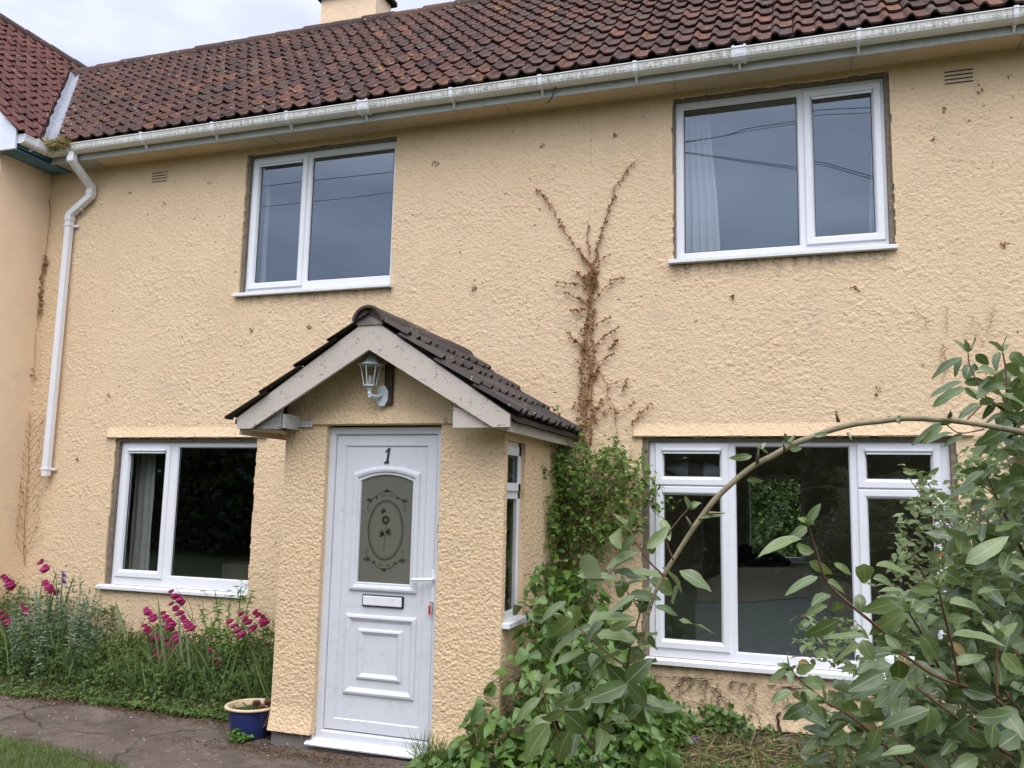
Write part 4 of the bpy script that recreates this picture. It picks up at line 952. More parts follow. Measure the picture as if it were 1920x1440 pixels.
# key with red tag in the door lock
kf = thing('key_fob', 'red key tag hanging from the key in the front door lock', 'key fob', (-2.372, yl - .02, 1.03))
m = M(); tube(m, [(-2.370, yl - .010, 1.03), (-2.370, yl - .032, 1.03)], .004); tube(m, [(-2.370 + .010 * cos(t), yl - .034, 1.03 + .012 * sin(t)) for t in np.linspace(0, 2 * pi, 13)], .003); m.build('key', M_METAL, kf)
m = M(); bbox(m, -2.388, -2.372, yl - .040, yl - .034, .950, 1.012, .004); tube(m, [(-2.372, yl - .036, 1.02), (-2.380, yl - .037, 1.008)], .002); m.build('tag', M_RED, kf)
m = M(); tube(m, smooth_path([(-2.366, yl - .036, 1.02), (-2.358, yl - .036, .99), (-2.362, yl - .034, .955)], 4), .0035); m.build('chain', M_METAL, kf)

# blue glazed pot
pc = (-3.785, -1.37, .005); pot = thing('flower_pot', 'blue glazed flower pot with cream rim at the foot of the porch', 'flower pot', pc)
m = M(); lathe(m, [(.0, 0), (.128, 0), (.134, .006), (.150, .09), (.166, .150), (.167, .154), (.168, .185), (.172, .20)], pc, 40); m.build('body', M_POT, pot, smooth=True)
m = M(); lathe(m, [(.172, .199), (.190, .203), (.193, .211), (.188, .218), (.172, .219), (.166, .212), (.160, .16)], pc, 40); m.build('rim', M_POTRIM, pot, smooth=True)
m = M(); lathe(m, [(0, .178), (.08, .176), (.165, .168)], pc, 24); m.build('soil', M_SOIL, pot)

# overhead cables that show in the upper panes, their pole across the road
def mirrored(p, y):
    q = onY(p, y); return np.array([q[0], .048 - q[1], q[2]])
pole = thing('telegraph_pole', 'wooden telegraph pole carrying the cables reflected in the upstairs windows', 'telegraph pole', (14, -12.3, 0))
m = M(); tube(m, [(14, -12.3, -.1), (14, -12.3, 9.3)], [.14, .10], 10); m.build('post', M_TRUNK, pole)
m = M(); bbox(m, 13.3, 14.7, -12.35, -12.25, 8.7, 8.82); m.build('crossarm', M_TRUNK, pole)
def cable(pts, end, r, lab):
    P = [mirrored(p, 12) for p in pts]; P = [P[0] + (P[0] - P[1]) / np.linalg.norm(P[0] - P[1]) * 12] + P + [np.array(end)]
    m = M(); tube(m, smooth_path(P, 5), r, 5); tag(m.build('overhead_cable', M_CABLE), lab, 'cable', 'overhead cables mirrored in the upstairs glass')
cable([(488, 350), (738, 322), (1283, 266), (1400, 241), (1495, 226), (1640, 201)], (14, -12.3, 8.85), .009, 'uppermost cable mirrored in the upstairs window panes')
cable([(488, 388), (738, 360), (1283, 268), (1400, 246), (1495, 231), (1640, 211)], (14.5, -12.3, 8.8), .007, 'thin cable just below the uppermost one in the upstairs panes')
cable([(1283, 285), (1495, 314), (1640, 332)], (13.6, -12.3, 3.2), .009, 'upper of the two cables sloping down across the right upstairs window')
cable([(1283, 287), (1495, 318), (1640, 337)], (13.6, -12.32, 3.1), .008, 'lower of the two cables sloping down across the right upstairs window')

# dry scraps left on the wall by an old climber
for i, p in enumerate([(1018, 272), (1153, 253), (815, 306), (390, 340), (243, 362), (308, 385), (889, 541), (1604, 541), (1770, 207), (1835, 168), (1890, 145), (1373, 557), (472, 620), (581, 613), (202, 740), (143, 862), (1882, 458), (1750, 265), (1645, 735)]):
    q = onY(p, YS - .012); m = M(); k = 7 if i != 6 else 12
    b = q + RNG.normal(0, .012, (k, 3)) * np.array([1, .15, 1.2 if i != 6 else 2.0])
    leaves(m, b, rdir(k), rdir(k) + np.array([0, -1.2, 0]), RNG.uniform(.015, .032, k), RNG.uniform(.010, .022, k), .4, .3, tint=tints(k))
    tag(m.build('dried_leaf', M_DRY), 'small brown scrap of dead climber stuck to the cream wall', 'dried leaf', 'dried climber scraps stuck to the wall')

# seen through the windows
def curtain(x0, x1, x1t, y, z0, z1, lab, folds, mat=M_NET, amp=.02):
    m = M(); n_, k = 60, 12; V = []
    for j in range(k + 1):
        zz = z0 + (z1 - z0) * j / k; xr_ = x1 + (x1t - x1) * (j / k) ** 1.5
        for i in range(n_ + 1):
            u = i / n_; V.append((x0 + (xr_ - x0) * u, y + amp * sin(u * folds * 2 * pi + .4 * sin(j)) * (1 - .3 * j / k), zz))
    m.add(V, [[j * (n_ + 1) + i, j * (n_ + 1) + i + 1, (j + 1) * (n_ + 1) + i + 1, (j + 1) * (n_ + 1) + i] for j in range(k) for i in range(n_)])
    return tag(m.build('net_curtain', mat, smooth=True), lab, 'curtain')
curtain(-.90, -.575, -.66, .15, 3.70, 4.98, 'white net curtain behind the left side of the wide upstairs window', 5)
curtain(.64, .56, .615, .15, 3.70, 4.75, 'sliver of net curtain at the right edge of the wide upstairs window', 2)
curtain(-5.04, -4.985, -4.995, .15, 3.70, 4.95, 'sliver of net curtain at the left edge of the smaller upstairs window', 2)
curtain(-6.45, -6.20, -6.21, .22, .80, 2.2, 'pale curtain at the left of the window above the flower bed', 3, m_simple('pale_curtain_cloth', (.30, .30, .28), .9, .1, .05), .012)
sofa = thing('sofa', 'grey brown sofa seen through the large ground floor window', 'sofa', (-.2, 1.6, .12))
m = M(); P = [(-.95, .95), (-.62, 1.13), (.05, 1.165), (.12, 1.10), (.55, 1.0), (.55, .2), (-.95, .2)]; prism(m, P, 'y', 1.6, 1.85); m.build('backrest', M_SOFA, sofa)
m = M(); prism(m, [(-.95, .2), (-.95, .80), (-.45, .83), (.02, .90), (.3, .75), (.55, .2)], 'y', 1.45, 1.598); m.build('cover', M_SOFA2, sofa)
m = M(); bbox(m, -1.0, .6, 1.86, 2.6, .16, .58, .04); m.build('seat', M_SOFA, sofa)
m = M(); th_ = np.linspace(0, 2 * pi, 15)[:-1]
for c_, r_ in (((-.50, 1.72, 1.235), (.10, .09, .12)), ((-.36, 1.74, 1.21), (.15, .10, .10)), ((-.22, 1.74, 1.19), (.12, .09, .07)), ((-.42, 1.7, 1.16), (.22, .1, .06))):
    V = [(c_[0] + r_[0] * cos(t) * sin(a) * RNG.uniform(.85, 1.12), c_[1] + r_[1] * sin(t) * sin(a), c_[2] + r_[2] * cos(a)) for a in np.linspace(.05, pi - .05, 9) for t in th_]
    m.add(V, [[a * 14 + i, a * 14 + (i + 1) % 14, (a + 1) * 14 + (i + 1) % 14, (a + 1) * 14 + i] for a in range(8) for i in range(14)])
tag(m.build('black_cloth', M_DKCLOTH, smooth=True), 'black crumpled cloth heaped on top of the sofa back', 'cloth')
m = M(); bbox(m, -1.10, -.52, .14, .46, 1.925, 1.945, .003); tag(m.build('shelf', M_ROOMF), 'dark shelf board inside behind the top left pane of the wide lower window', 'shelf')
m = M(); V = []; kk = 16
for i in range(kk + 1):
    u = i / kk; r_ = .075 * (sin(pi * min(max(u * 1.0, .04), .96)) ** .45)
    for t in np.linspace(0, 2 * pi, 15)[:-1]: V.append((-1.04 + .46 * u, .30 + r_ * .9 * cos(t), 1.945 + .068 + r_ * sin(t) * .92 - .02 * u))
m.add(V, [[a * 14 + i, a * 14 + (i + 1) % 14, (a + 1) * 14 + (i + 1) % 14, (a + 1) * 14 + i] for a in range(kk) for i in range(14)])
bd = thing('rolled_bundle', 'white rolled bundle with grey band behind the top left pane of the wide lower window', 'bundle', (-.81, .30, 1.945)); m.build('roll', M_WBUND, bd, smooth=True)
m = M(); tube(m, [(-.86, .30, 2.010), (-.74, .30, 2.005)], .078, 18); m.build('band', M_GREYB, bd)
bench = thing('low_cabinet', 'dark low cabinet with white papers seen through the window above the flower bed', 'cabinet', (-5.3, 1.6, .12))
m = M(); bbox(m, -6.3, -4.4, 1.5, 2.0, .12, .92, .01); m.build('body', M_ROOMF, bench)
m = M(); bbox(m, -4.95, -4.55, 1.55, 1.8, .922, 1.0, .003); m.build('paper_stack', M_ROOMC, bench)

# ------------------------------------------------------------------ plants
def up_normals(K, tilt=.6): 
    n = RNG.normal(0, tilt, (K, 3)); n[:, 2] += 1; return nrm(n)
def lay(K, droop=.3, spread=1.0):
    """leaf directions: outwards, tips a little down"""
    a = RNG.uniform(0, 2 * pi, K); d = np.stack([np.cos(a), np.sin(a), RNG.normal(-droop, .35, K)], 1); return nrm(d)

# --- ground cover of the left bed: one mass
def mound_h(x, y):
    e = sstep(0, .22, y + 1.06) * (1 - .0 * y)
    h = np.interp(x, [-7.7, -7.0, -6.3, -5.7, -5.3, -4.9, -4.3, -3.7], [.52, .50, .40, .40, .34, .36, .42, .46])
    return h * (.35 + .65 * sstep(-1.0, -.45, y)) * e * (.75 + .5 * vnoise(x, y, .25, .25, 5))
m = M(); K = 19000; x = RNG.uniform(-7.64, -3.56, K); y = RNG.uniform(-1.07, -.07, K); y -= .14 * vnoise(x, y, .3, .3, 8) * (y < -.85); h = mound_h(x, y) + .03
h = h * (.55 + .85 * vnoise(x, y, .16, .16, 12)); keep = vnoise(x, y, .11, .11, 13) > .22; x, y, h = x[keep], y[keep], h[keep]; K = len(x)
z = h * (1 - RNG.random(K) ** 1.9 * .95) + .02; patch = vnoise(x, y, .28, .28, 15)
leaves(m, np.stack([x, y, z], 1), lay(K, .2), up_normals(K, .6), RNG.uniform(.018, .048, K) * (.8 + .5 * patch), RNG.uniform(.014, .034, K), .3, .3, 'heart', np.stack([(RNG.random(K) * .6 + patch * .7).clip(0, 1.1), RNG.random(K) * .9, RNG.random(K)], 1), .08)
K = 2400; x = RNG.uniform(-7.64, -3.56, K); y = RNG.uniform(-.95, -.08, K); h = mound_h(x, y) * (.9 + .7 * vnoise(x, y, .2, .2, 19)); z = h * RNG.uniform(.45, 1.15, K)
leaves(m, np.stack([x, y, z], 1), nrm(lay(K, -.5) + np.array([0, 0, .5])), up_normals(K, 1.2), RNG.uniform(.03, .075, K), RNG.uniform(.005, .012, K), .35, .2, 'lance', np.stack([RNG.uniform(.3, 1.1, K), RNG.random(K) * .9, RNG.random(K)], 1), .1)
k2 = 1500; x = RNG.uniform(-7.6, -3.6, k2); y = RNG.uniform(-1.0, -.1, k2); hh = mound_h(x, y)
for i in range(0, k2, 3): tube(m, [(x[i], y[i], .01), (x[i] + RNG.normal(0, .05), y[i] + RNG.normal(0, .04), hh[i] + .16 * RNG.random())], .0019, 3, (.6, .5, .5), False)
setting(m.build('ground_cover', M_COVER), 'stuff')
m = M(); K = 260; x = RNG.uniform(-7.5, -3.6, K); y = RNG.uniform(-1.0, -.1, K)
leaves(m, np.stack([x, y, np.full(K, .03)], 1), nrm(np.stack([RNG.normal(0, .35, K), RNG.normal(-.1, .3, K), np.ones(K)], 1)), nrm(RNG.normal(0, 1, (K, 3))), RNG.uniform(.25, .62, K), RNG.uniform(.004, .010, K), .45, .15, 'lance', tints(K)); setting(m.build('wild_grass', M_GRASS), 'stuff')
m = M(); K = 500; x = np.concatenate([RNG.uniform(-5.9, -4.9, 350), RNG.uniform(-7.5, -3.6, 150)]); y = RNG.uniform(-.6, -.1, K); leaves(m, np.stack([x, y, mound_h(x, y) * RNG.uniform(.9, 1.5, K) + .05], 1), rdir(K), rdir(K), RNG.uniform(.010, .022, K), RNG.uniform(.008, .016, K), .4, .3, 'ovate', tints(K))
setting(m.build('seed_heads', M_DRY), 'stuff')
# small twiggy brown seed heads over it
def grey_clump():
    t = thing('silver_artemisia', 'silvery feathery clump between the drainpipe and the left window', 'plant', (-6.45, -.6, .03))
    sm, fm = M(), M()
    for i in range(68):
        a, r = RNG.uniform(0, 2 * pi), RNG.random() ** .6; b = np.array([-6.42 + .36 * r * cos(a), -.58 + .28 * r * sin(a), .03]); H = RNG.uniform(.55, 1.0) * (1 - .25 * r)
        tip = b + np.array([.22 * r * cos(a) + RNG.normal(0, .06), .15 * r * sin(a), H]); P = smooth_path([b, (b + tip) / 2 + RNG.normal(0, .03, 3), tip], 8); tube(sm, P, np.linspace(.0045, .0018, len(P)), 4)
        k = int(95 * H); u = RNG.uniform(.25, 1, k); pos = P[(u * (len(P) - 1)).astype(int)]; 
        leaves(fm, pos, nrm(lay(k, -.3) + np.array([0, 0, .35])), up_normals(k), RNG.uniform(.03, .075, k) * (1.2 - .6 * u), RNG.uniform(.006, .013, k), .3, .2, 'lance', tints(k), .1)
    sm.build('stems', M_ARTE, t); fm.build('foliage', M_ARTE, t)
grey_clump()

# --- gladioli: arching stem, one-sided spray of hanging flowers, sword leaves
def gladiolus(head, base, lab, n=6, y=-.5, lean=-1, seed=0, droop=.25, size=1.0):
    rng = np.random.default_rng(100 + seed); H, B = onY(head, y), onY(base, y - .05); B[2] = max(.04, min(B[2], .30)); B0 = np.array([B[0] + .02, B[1], .03])
    t = thing('gladiolus', lab, 'gladiolus', B0, 'magenta gladioli along the wall')
    L_ = np.linalg.norm(H - B); back = H + np.array([-lean * .13, 0, -.10]) * size
    P = smooth_path([B0, B, B * .35 + back * .65 + np.array([-lean * .015, 0, 0]), back, H], 8)
    m = M(); tube(m, P, np.linspace(.005, .0022, len(P)), 5); m.build('stem', M_GSTEM, t)
    m = M()
    for k in range(5):
        a = rng.uniform(0, 2 * pi); d = nrm(np.array([cos(a) * .35, sin(a) * .35, 1])); leaves(m, B0 + rng.normal(0, .015, 3) * np.array([1, 1, 0]), d, np.array([cos(a + 1.5), sin(a + 1.5), .1]), rng.uniform(.32, .62), .024, rng.uniform(.1, .5), .3, 'strap', tints(1))
    m.build('sword_leaves', M_SWORD, t)
    k0 = int(len(P) * .80); ids = np.linspace(k0, len(P) - 1, n).astype(int)
    for j, i in enumerate(ids):
        f = M(); sz = (.050 + .026 * (1 - j / n)) * size; ax = nrm(np.array([lean * .75 + rng.normal(0, .2), -.45 + rng.normal(0, .35), -.55 + rng.normal(0, .12)])); c = P[i] + ax * .012
        q1 = nrm(np.cross(ax, [0, 0, 1.])); q2 = np.cross(ax, q1); ang = np.arange(6) * pi / 3 + rng.uniform(0, 1)
        dirs = nrm(ax + RNG.uniform(.5, 1.1, (6, 1)) * (np.cos(ang)[:, None] * q1 + np.sin(ang)[:, None] * q2)); leaves(f, np.repeat(c[None], 6, 0), dirs, ax - 0 * dirs + .6 * (np.cos(ang)[:, None] * -q1 - np.sin(ang)[:, None] * q2), sz * RNG.uniform(.75, 1.15, 6), sz * .36, -.45, .2, 'ovate', tints(6))
        f.build('flower', M_MAG, t)
G = [((15, 1075), (28, 1200), 'magenta gladiolus with an upright spray at the left edge of the bed', 8), ((80, 1046), (112, 1190), 'tallest magenta gladiolus at the left, arching beside a purple iris', 6), ((93, 1086), (118, 1200), 'magenta gladiolus drooping just below the tallest one on the left', 7),
     ((50, 1130), (72, 1220), 'small magenta gladiolus low in the silvery foliage', 4), ((10, 1142), (30, 1230), 'low magenta gladiolus cut off by the left edge of the photo', 5),
     ((330, 1104), (368, 1250), 'topmost magenta gladiolus under the left window', 6), ((330, 1126), (362, 1250), 'magenta gladiolus just under the topmost one below the window', 5), ((280, 1134), (306, 1260), 'magenta gladiolus leaning left, farthest left of the cluster under the window', 5), ((315, 1146), (350, 1260), 'magenta gladiolus in the middle of the cluster under the window', 6),
     ((280, 1168), (305, 1280), 'lower left magenta gladiolus of the cluster under the window', 5), ((350, 1152), (372, 1270), 'full magenta gladiolus at the heart of the cluster under the window', 8), ((325, 1170), (348, 1280), 'magenta gladiolus low in the heart of the cluster under the window', 6),
     ((312, 1190), (335, 1290), 'magenta gladiolus with its flowers just above the leaves', 4), ((302, 1210), (322, 1300), 'lowest magenta gladiolus, half sunk in the green leaves', 4), ((402, 1212), (408, 1290), 'short magenta gladiolus with two blooms right of the cluster', 4),
     ((442, 1160), (478, 1280), 'thin magenta gladiolus left of the pair beside the porch', 4), ((462, 1146), (496, 1275), 'magenta gladiolus arching between its neighbours beside the porch', 4), ((486, 1140), (514, 1240), 'magenta gladiolus arching against the porch wall', 5)]
for i, (a, b, lab, n) in enumerate(G): gladiolus(a, b, lab, n, -.55 if i < 15 else -.75, seed=i, size=1.2)
# purple iris
q = onY((118, 1075), -.5); t = thing('purple_iris', 'violet iris standing beside the tallest gladiolus on the left', 'iris', (q[0], -.5, .03))
m = M(); tube(m, smooth_path([(q[0] + .03, -.5, .03), (q[0] + .01, -.5, .5), q], 6), .005, 5); m.build('stem', M_GSTEM, t)
for c_ in (q, q + np.array([.02, -.01, -.06])):
    m = M(); a = np.arange(6) * pi / 3; leaves(m, np.repeat(c_[None], 6, 0), np.stack([np.cos(a), np.sin(a), np.where(np.arange(6) % 2, .9, -.5)], 1), np.stack([-np.cos(a) * .4, -np.sin(a) * .4, np.ones(6)], 1), .055, .035, .35, .3, 'ovate', tints(6)); m.build('flower', M_IRIS, t)
m = M(); b = np.repeat(np.array([[q[0] - .12, -.5, .03]]), 5, 0) + RNG.normal(0, .03, (5, 3)) * np.array([1, 1, 0]); leaves(m, b, nrm(np.stack([RNG.normal(0, .12, 5), RNG.normal(0, .1, 5), np.ones(5)], 1)), np.array([.2, -1, 0]), RNG.uniform(.7, 1.0, 5), .03, .12, .3, 'strap', tints(5)); m.build('sword_leaves', M_SWORD, t)
# loose sword leaves, some yellowed
t = thing('sword_leaf_clump', 'yellowing sword leaves rising from the bed left of the blue pot', 'plant', (-4.75, -.7, .03)); m = M()
for px_, tip, yw in (((395, 1340), (378, 1240), .97), ((380, 1330), (440, 1300), .2), ((350, 1320), (330, 1150), .3), ((318, 1300), (290, 1115), .4), ((365, 1330), (345, 1180), .5), ((240, 1200), (214, 1135), .97), ((236, 1190), (212, 1122), .96), ((415, 1330), (445, 1215), .3), ((430, 1320), (385, 1390), .3), ((375, 1320), (395, 1385), .96), ((345, 1330), (320, 1335), .5)):
    b, e = onY(px_, -.75), onY(tip, -.68); d = e - b; leaves(m, b, d, np.array([.5, -1, .2]), np.linalg.norm(d) * 1.05, .028, .12, .3, 'strap', np.array([[.5, yw, .5]]))
m.build('leaves', M_SWORD, t)
# bright spurge
t = thing('caper_spurge', 'bright green spurge with stacked leaves under the right end of the left window', 'plant', (-4.75, -.5, .03)); sm, fm = M(), M()
for base, tip in (((400, 1240), (378, 1142)), ((418, 1240), (404, 1112)), ((440, 1240), (452, 1100)), ((425, 1240), (430, 1130)), ((440, 1230), (470, 1115)), ((415, 1240), (395, 1160))):
    b, e = onY(base, -.5), onY(tip, -.45); b0 = np.array([b[0], b[1], .03]); P = smooth_path([b0, b, e], 12); tube(sm, P, .004, 5)
    nn = 46; jj = np.sort(RNG.uniform(len(P) * .30, len(P) - 1.01, nn)); ii = jj.astype(int); pos = P[ii] + (P[ii + 1] - P[ii]) * (jj - ii)[:, None]; a = np.arange(nn) * 2.4 + RNG.normal(0, .3, nn)
    leaves_hi(fm, pos, np.stack([np.cos(a), np.sin(a), RNG.normal(-.05, .3, nn)], 1), np.stack([RNG.normal(0, .4, nn), RNG.normal(-.7, .4, nn), np.ones(nn)], 1), RNG.uniform(.035, .08, nn), RNG.uniform(.014, .026, nn), RNG.uniform(.1, .6, nn), .3, 'lance', tints(nn), .02)
    for q in range(3):
        e2 = P[-1] + np.array([RNG.normal(0, .05), RNG.normal(0, .04), RNG.uniform(.0, .06)]); tube(sm, [P[-3], e2], .002, 4); aa = np.arange(5) * 1.25; leaves_hi(fm, np.repeat(e2[None], 5, 0), np.stack([np.cos(aa), np.sin(aa), np.full(5, .3)], 1), np.array([0, -.3, 1.]), .032, .018, .2, .3, 'ovate', tints(5))
sm.build('stems', M_GSTEM, t); fm.build('foliage', M_SPURGE, t)

# houseleek in the pot, weed at its foot
t = thing('houseleek', 'reddish succulent rosettes growing in the blue pot', 'succulent', (pc[0] + .06, pc[1], .18)); m = M()
for cx, cy, s in ((.05, -.02, 1.1), (.11, .03, 1.0), (.0, .05, .8), (.12, -.05, .8), (.06, .10, .9)):
    for rk_ in range(3):
        a = np.arange(9) * 2 * pi / 9 + rk_ * .35; leaves(m, np.repeat(np.array([[pc[0] + cx, pc[1] + cy, pc[2] + .18 + .03 * s]]), 9, 0), np.stack([np.cos(a), np.sin(a), np.full(9, .2 + .5 * rk_)], 1), np.array([0, 0, 1.]), .045 * s, .022 * s, -.2, .4, 'ovate', tints(9))
m.build('rosettes', M_SUCC, t); m = M(); k = 160; a, r = RNG.uniform(0, 2 * pi, k), RNG.uniform(.02, .15, k)
leaves(m, np.stack([pc[0] + r * np.cos(a), pc[1] + r * np.sin(a), np.full(k, .185)], 1), lay(k, -.6), up_normals(k), RNG.uniform(.02, .05, k), .012, .3, .3, 'lance', tints(k)); m.build('foliage', M_COVER, t)
q = onZ((445, 1393), 0); t = thing('pot_weed', 'small bright green weed at the foot of the blue pot', 'weed', (q[0], q[1], 0)); m = M(); k = 90; a, r = RNG.uniform(0, 2 * pi, k), RNG.uniform(0, .085, k)
leaves(m, np.stack([q[0] + r * np.cos(a), q[1] + .02 + r * np.sin(a) * .6, RNG.uniform(.01, .075, k) * (1.2 - r * 6)], 1), lay(k, -.2), up_normals(k), RNG.uniform(.022, .04, k), RNG.uniform(.018, .03, k), .3, .3, 'heart', tints(k)); m.build('foliage', M_SPURGE, t)

# --- broad-leaved clump right of the door
def bigmass(x, y):
    hx = np.interp(x, [-2.26, -2.08, -1.9, -1.6, -1.25, -1.0, -.85], [.16, .50, .98, 1.0, .70, .42, .18]); return hx * sstep(-1.90, -1.30, y) * (1 - .2 * sstep(-.6, -.1, y))
t = thing('broad_leaved_clump', 'lush broad-leaved clump at the right-hand foot of the porch', 'plant', (-1.5, -1.2, .03)); fm, sm = M(), M()
K = 3600; x = RNG.uniform(-2.36, -.80, K); y = RNG.uniform(-1.9, -.15, K); ok = ~((x < PRX + .06) & (y > PF - .05)); x, y = x[ok], y[ok]; K = len(x); h = bigmass(x, y) * (.62 + .75 * vnoise(x, y, .24, .24, 77)); ok = h > .06; x, y, h = x[ok], y[ok], h[ok]; K = len(x)
z = h * (1 - .9 * RNG.random(K) ** 1.7) + .02; sz = RNG.uniform(.06, .125, K) * (.75 + .5 * vnoise(x, y, .3, .3, 79))
leaves_hi(fm, np.stack([x, y, z], 1), lay(K, .4), up_normals(K, .65) + np.array([0, -.4, 0]), sz, sz * RNG.uniform(.55, .8, K), RNG.uniform(.1, .5, K), .3, 'heart', tints(K), .03)
for i in range(160):
    j = RNG.integers(K); tube(sm, [(x[j], y[j], .02), (x[j] + RNG.normal(0, .03), y[j] + RNG.normal(0, .03), z[j])], .003, 4)
fm.build('foliage', M_BROAD, t, smooth=True); sm.build('stems', M_GSTEM, t)
for i, (p, yy, lab) in enumerate((((1076, 1285), -1.0, 'left blue knapweed flower over the broad-leaved clump'), ((1124, 1273), -.95, 'right blue knapweed flower over the broad-leaved clump'), ((1212, 1325), -.8, 'small blue flower low beside the bare wall below the wide window'), ((1303, 1388), -.5, 'single blue flower in the weeds under the wide window'))):
    q = onY(p, yy); t = thing('blue_flower', lab, 'flower', (q[0], q[1], .03), 'blue flowers right of the porch'); m = M(); tube(m, smooth_path([(q[0] + .02, q[1], .03), (q[0], q[1], q[2] * .6), q], 4), .003, 4); m.build('stem', M_GSTEM, t)
    m = M(); a = np.arange(12) * 2 * pi / 12; leaves(m, np.repeat(q[None], 12, 0), np.stack([np.cos(a), np.sin(a) - .3, np.where(np.arange(12) % 2, .8, .1)], 1), np.array([0, -.3, 1.]), .030, .013, .2, .3, 'ovate', tints(12)); m.build('flower_head', M_IRIS, t)

# --- green climber in the corner by the porch
t = thing('green_climber', 'leafy green climber in the corner between porch and wide window', 'climber', (-1.6, -.2, .03)); fm, sm = M(), M()
blobs = [((1075, 880), .20, 420), ((1130, 905), .22, 520), ((1040, 860), .13, 180), ((1175, 905), .13, 200), ((1110, 950), .18, 300), ((1155, 860), .10, 110), ((1060, 940), .15, 220), ((1010, 960), .10, 90), ((1050, 1010), .13, 160), ((1020, 1060), .10, 100), ((1075, 1075), .13, 150), ((1100, 1010), .13, 130), ((1040, 1120), .12, 130), ((1185, 985), .08, 60), ((1215, 930), .06, 40), ((990, 1000), .07, 40), ((1090, 1140), .14, 140), ((1150, 1000), .12, 90)]
for p, r, k in blobs:
    k = int(k * .62); c_ = onY(p, -.24 if p[0] > 1030 else -.45); pos = c_ + RNG.normal(0, .85, (k, 3)) * r * np.array([1, .75, .9]); pos[:, 1] = np.minimum(pos[:, 1], -.075); pos[:, 0] = np.maximum(pos[:, 0], PRX + .05)
    leaves(fm, pos, lay(k, .3), up_normals(k, .8) + np.array([0, -.5, 0]), RNG.uniform(.03, .068, k), RNG.uniform(.02, .042, k), .3, .25, 'ovate', tints(k), .05)
    for i in range(7):
        e = c_ + RNG.normal(0, 1.25, 3) * r; kk = 11; uu = RNG.uniform(.5, 1.25, (kk, 1)); bb = c_ * (1 - uu) + e * uu; bb[:, 1] = np.minimum(bb[:, 1], -.075); leaves(fm, bb, lay(kk, .2), up_normals(kk, .8) + np.array([0, -.5, 0]), RNG.uniform(.025, .05, kk), RNG.uniform(.016, .032, kk), .3, .25, 'ovate', tints(kk), .05)
        e[1] = min(e[1], -.075); tube(sm, smooth_path([c_ + RNG.normal(0, .2, 3) * r, (c_ + e) / 2 + RNG.normal(0, .03, 3), e], 4), .0025, 4)
for pts in ([(1040, 1200), (1045, 1080), (1060, 960), (1075, 860)], [(1055, 1210), (1065, 1060), (1050, 940), (1035, 850)], [(1090, 1200), (1100, 1050), (1120, 930)], [(1070, 1190), (1085, 1060), (1090, 960), (1100, 850)]):
    P = [onY(p, -.18) for p in pts]; P[0][2] = .03; tube(sm, smooth_path(P, 6) + RNG.normal(0, .006, (6 * (len(P) - 1) + 1, 3)), .007, 5)
fm.build('foliage', M_CLIMB, t); sm.build('stems', M_TWIG, t)

# --- dead creeper up the wall
YW = YS - .026
def dead(name, lab, cat, paths, base, leaf=.022, leafn=60, main=(.007, .003), smat=None):
    t = thing(name, lab, cat, base); sm, fm = M(), M()
    for i, (pts, r, dens) in enumerate(paths):
        P = np.array([onY(p, YW) for p in pts]); P = smooth_path(P, 7); P = P + np.stack([vnoise(np.arange(len(P)) * 1., np.full(len(P), i * 3.), 2.2, 1, 7) - .5, (vnoise(np.arange(len(P)) * 1., np.full(len(P), i * 3.), 1.5, 1, 9) - .5) * .3, np.zeros(len(P))], 1) * .035
        P[:, 1] = np.minimum(P[:, 1], YW); tube(sm, P, np.linspace(r, max(r * .4, .0022), len(P)), 5)
        ln = np.sum(np.linalg.norm(np.diff(P, axis=0), axis=1)); k = int(ln * dens)
        if k:
            j = RNG.uniform(0, len(P) - 1.01, k); a = j.astype(int); f = (j - a)[:, None]; b = P[a] * (1 - f) + P[a + 1] * f + RNG.normal(0, .003, (k, 3)); b[:, 1] = np.minimum(b[:, 1], YW)
            leaves(fm, b, rdir(k) * np.array([1, .6, 1]), rdir(k) + np.array([0, -1., 0]), RNG.uniform(.5, 1.3, k) * leaf, RNG.uniform(.4, .9, k) * leaf, .5, .4, 'ovate', tints(k))
    sm.build('stem', smat or M_DEADV, t)
    if fm.n: fm.build('withered_leaves', M_DRY, t)
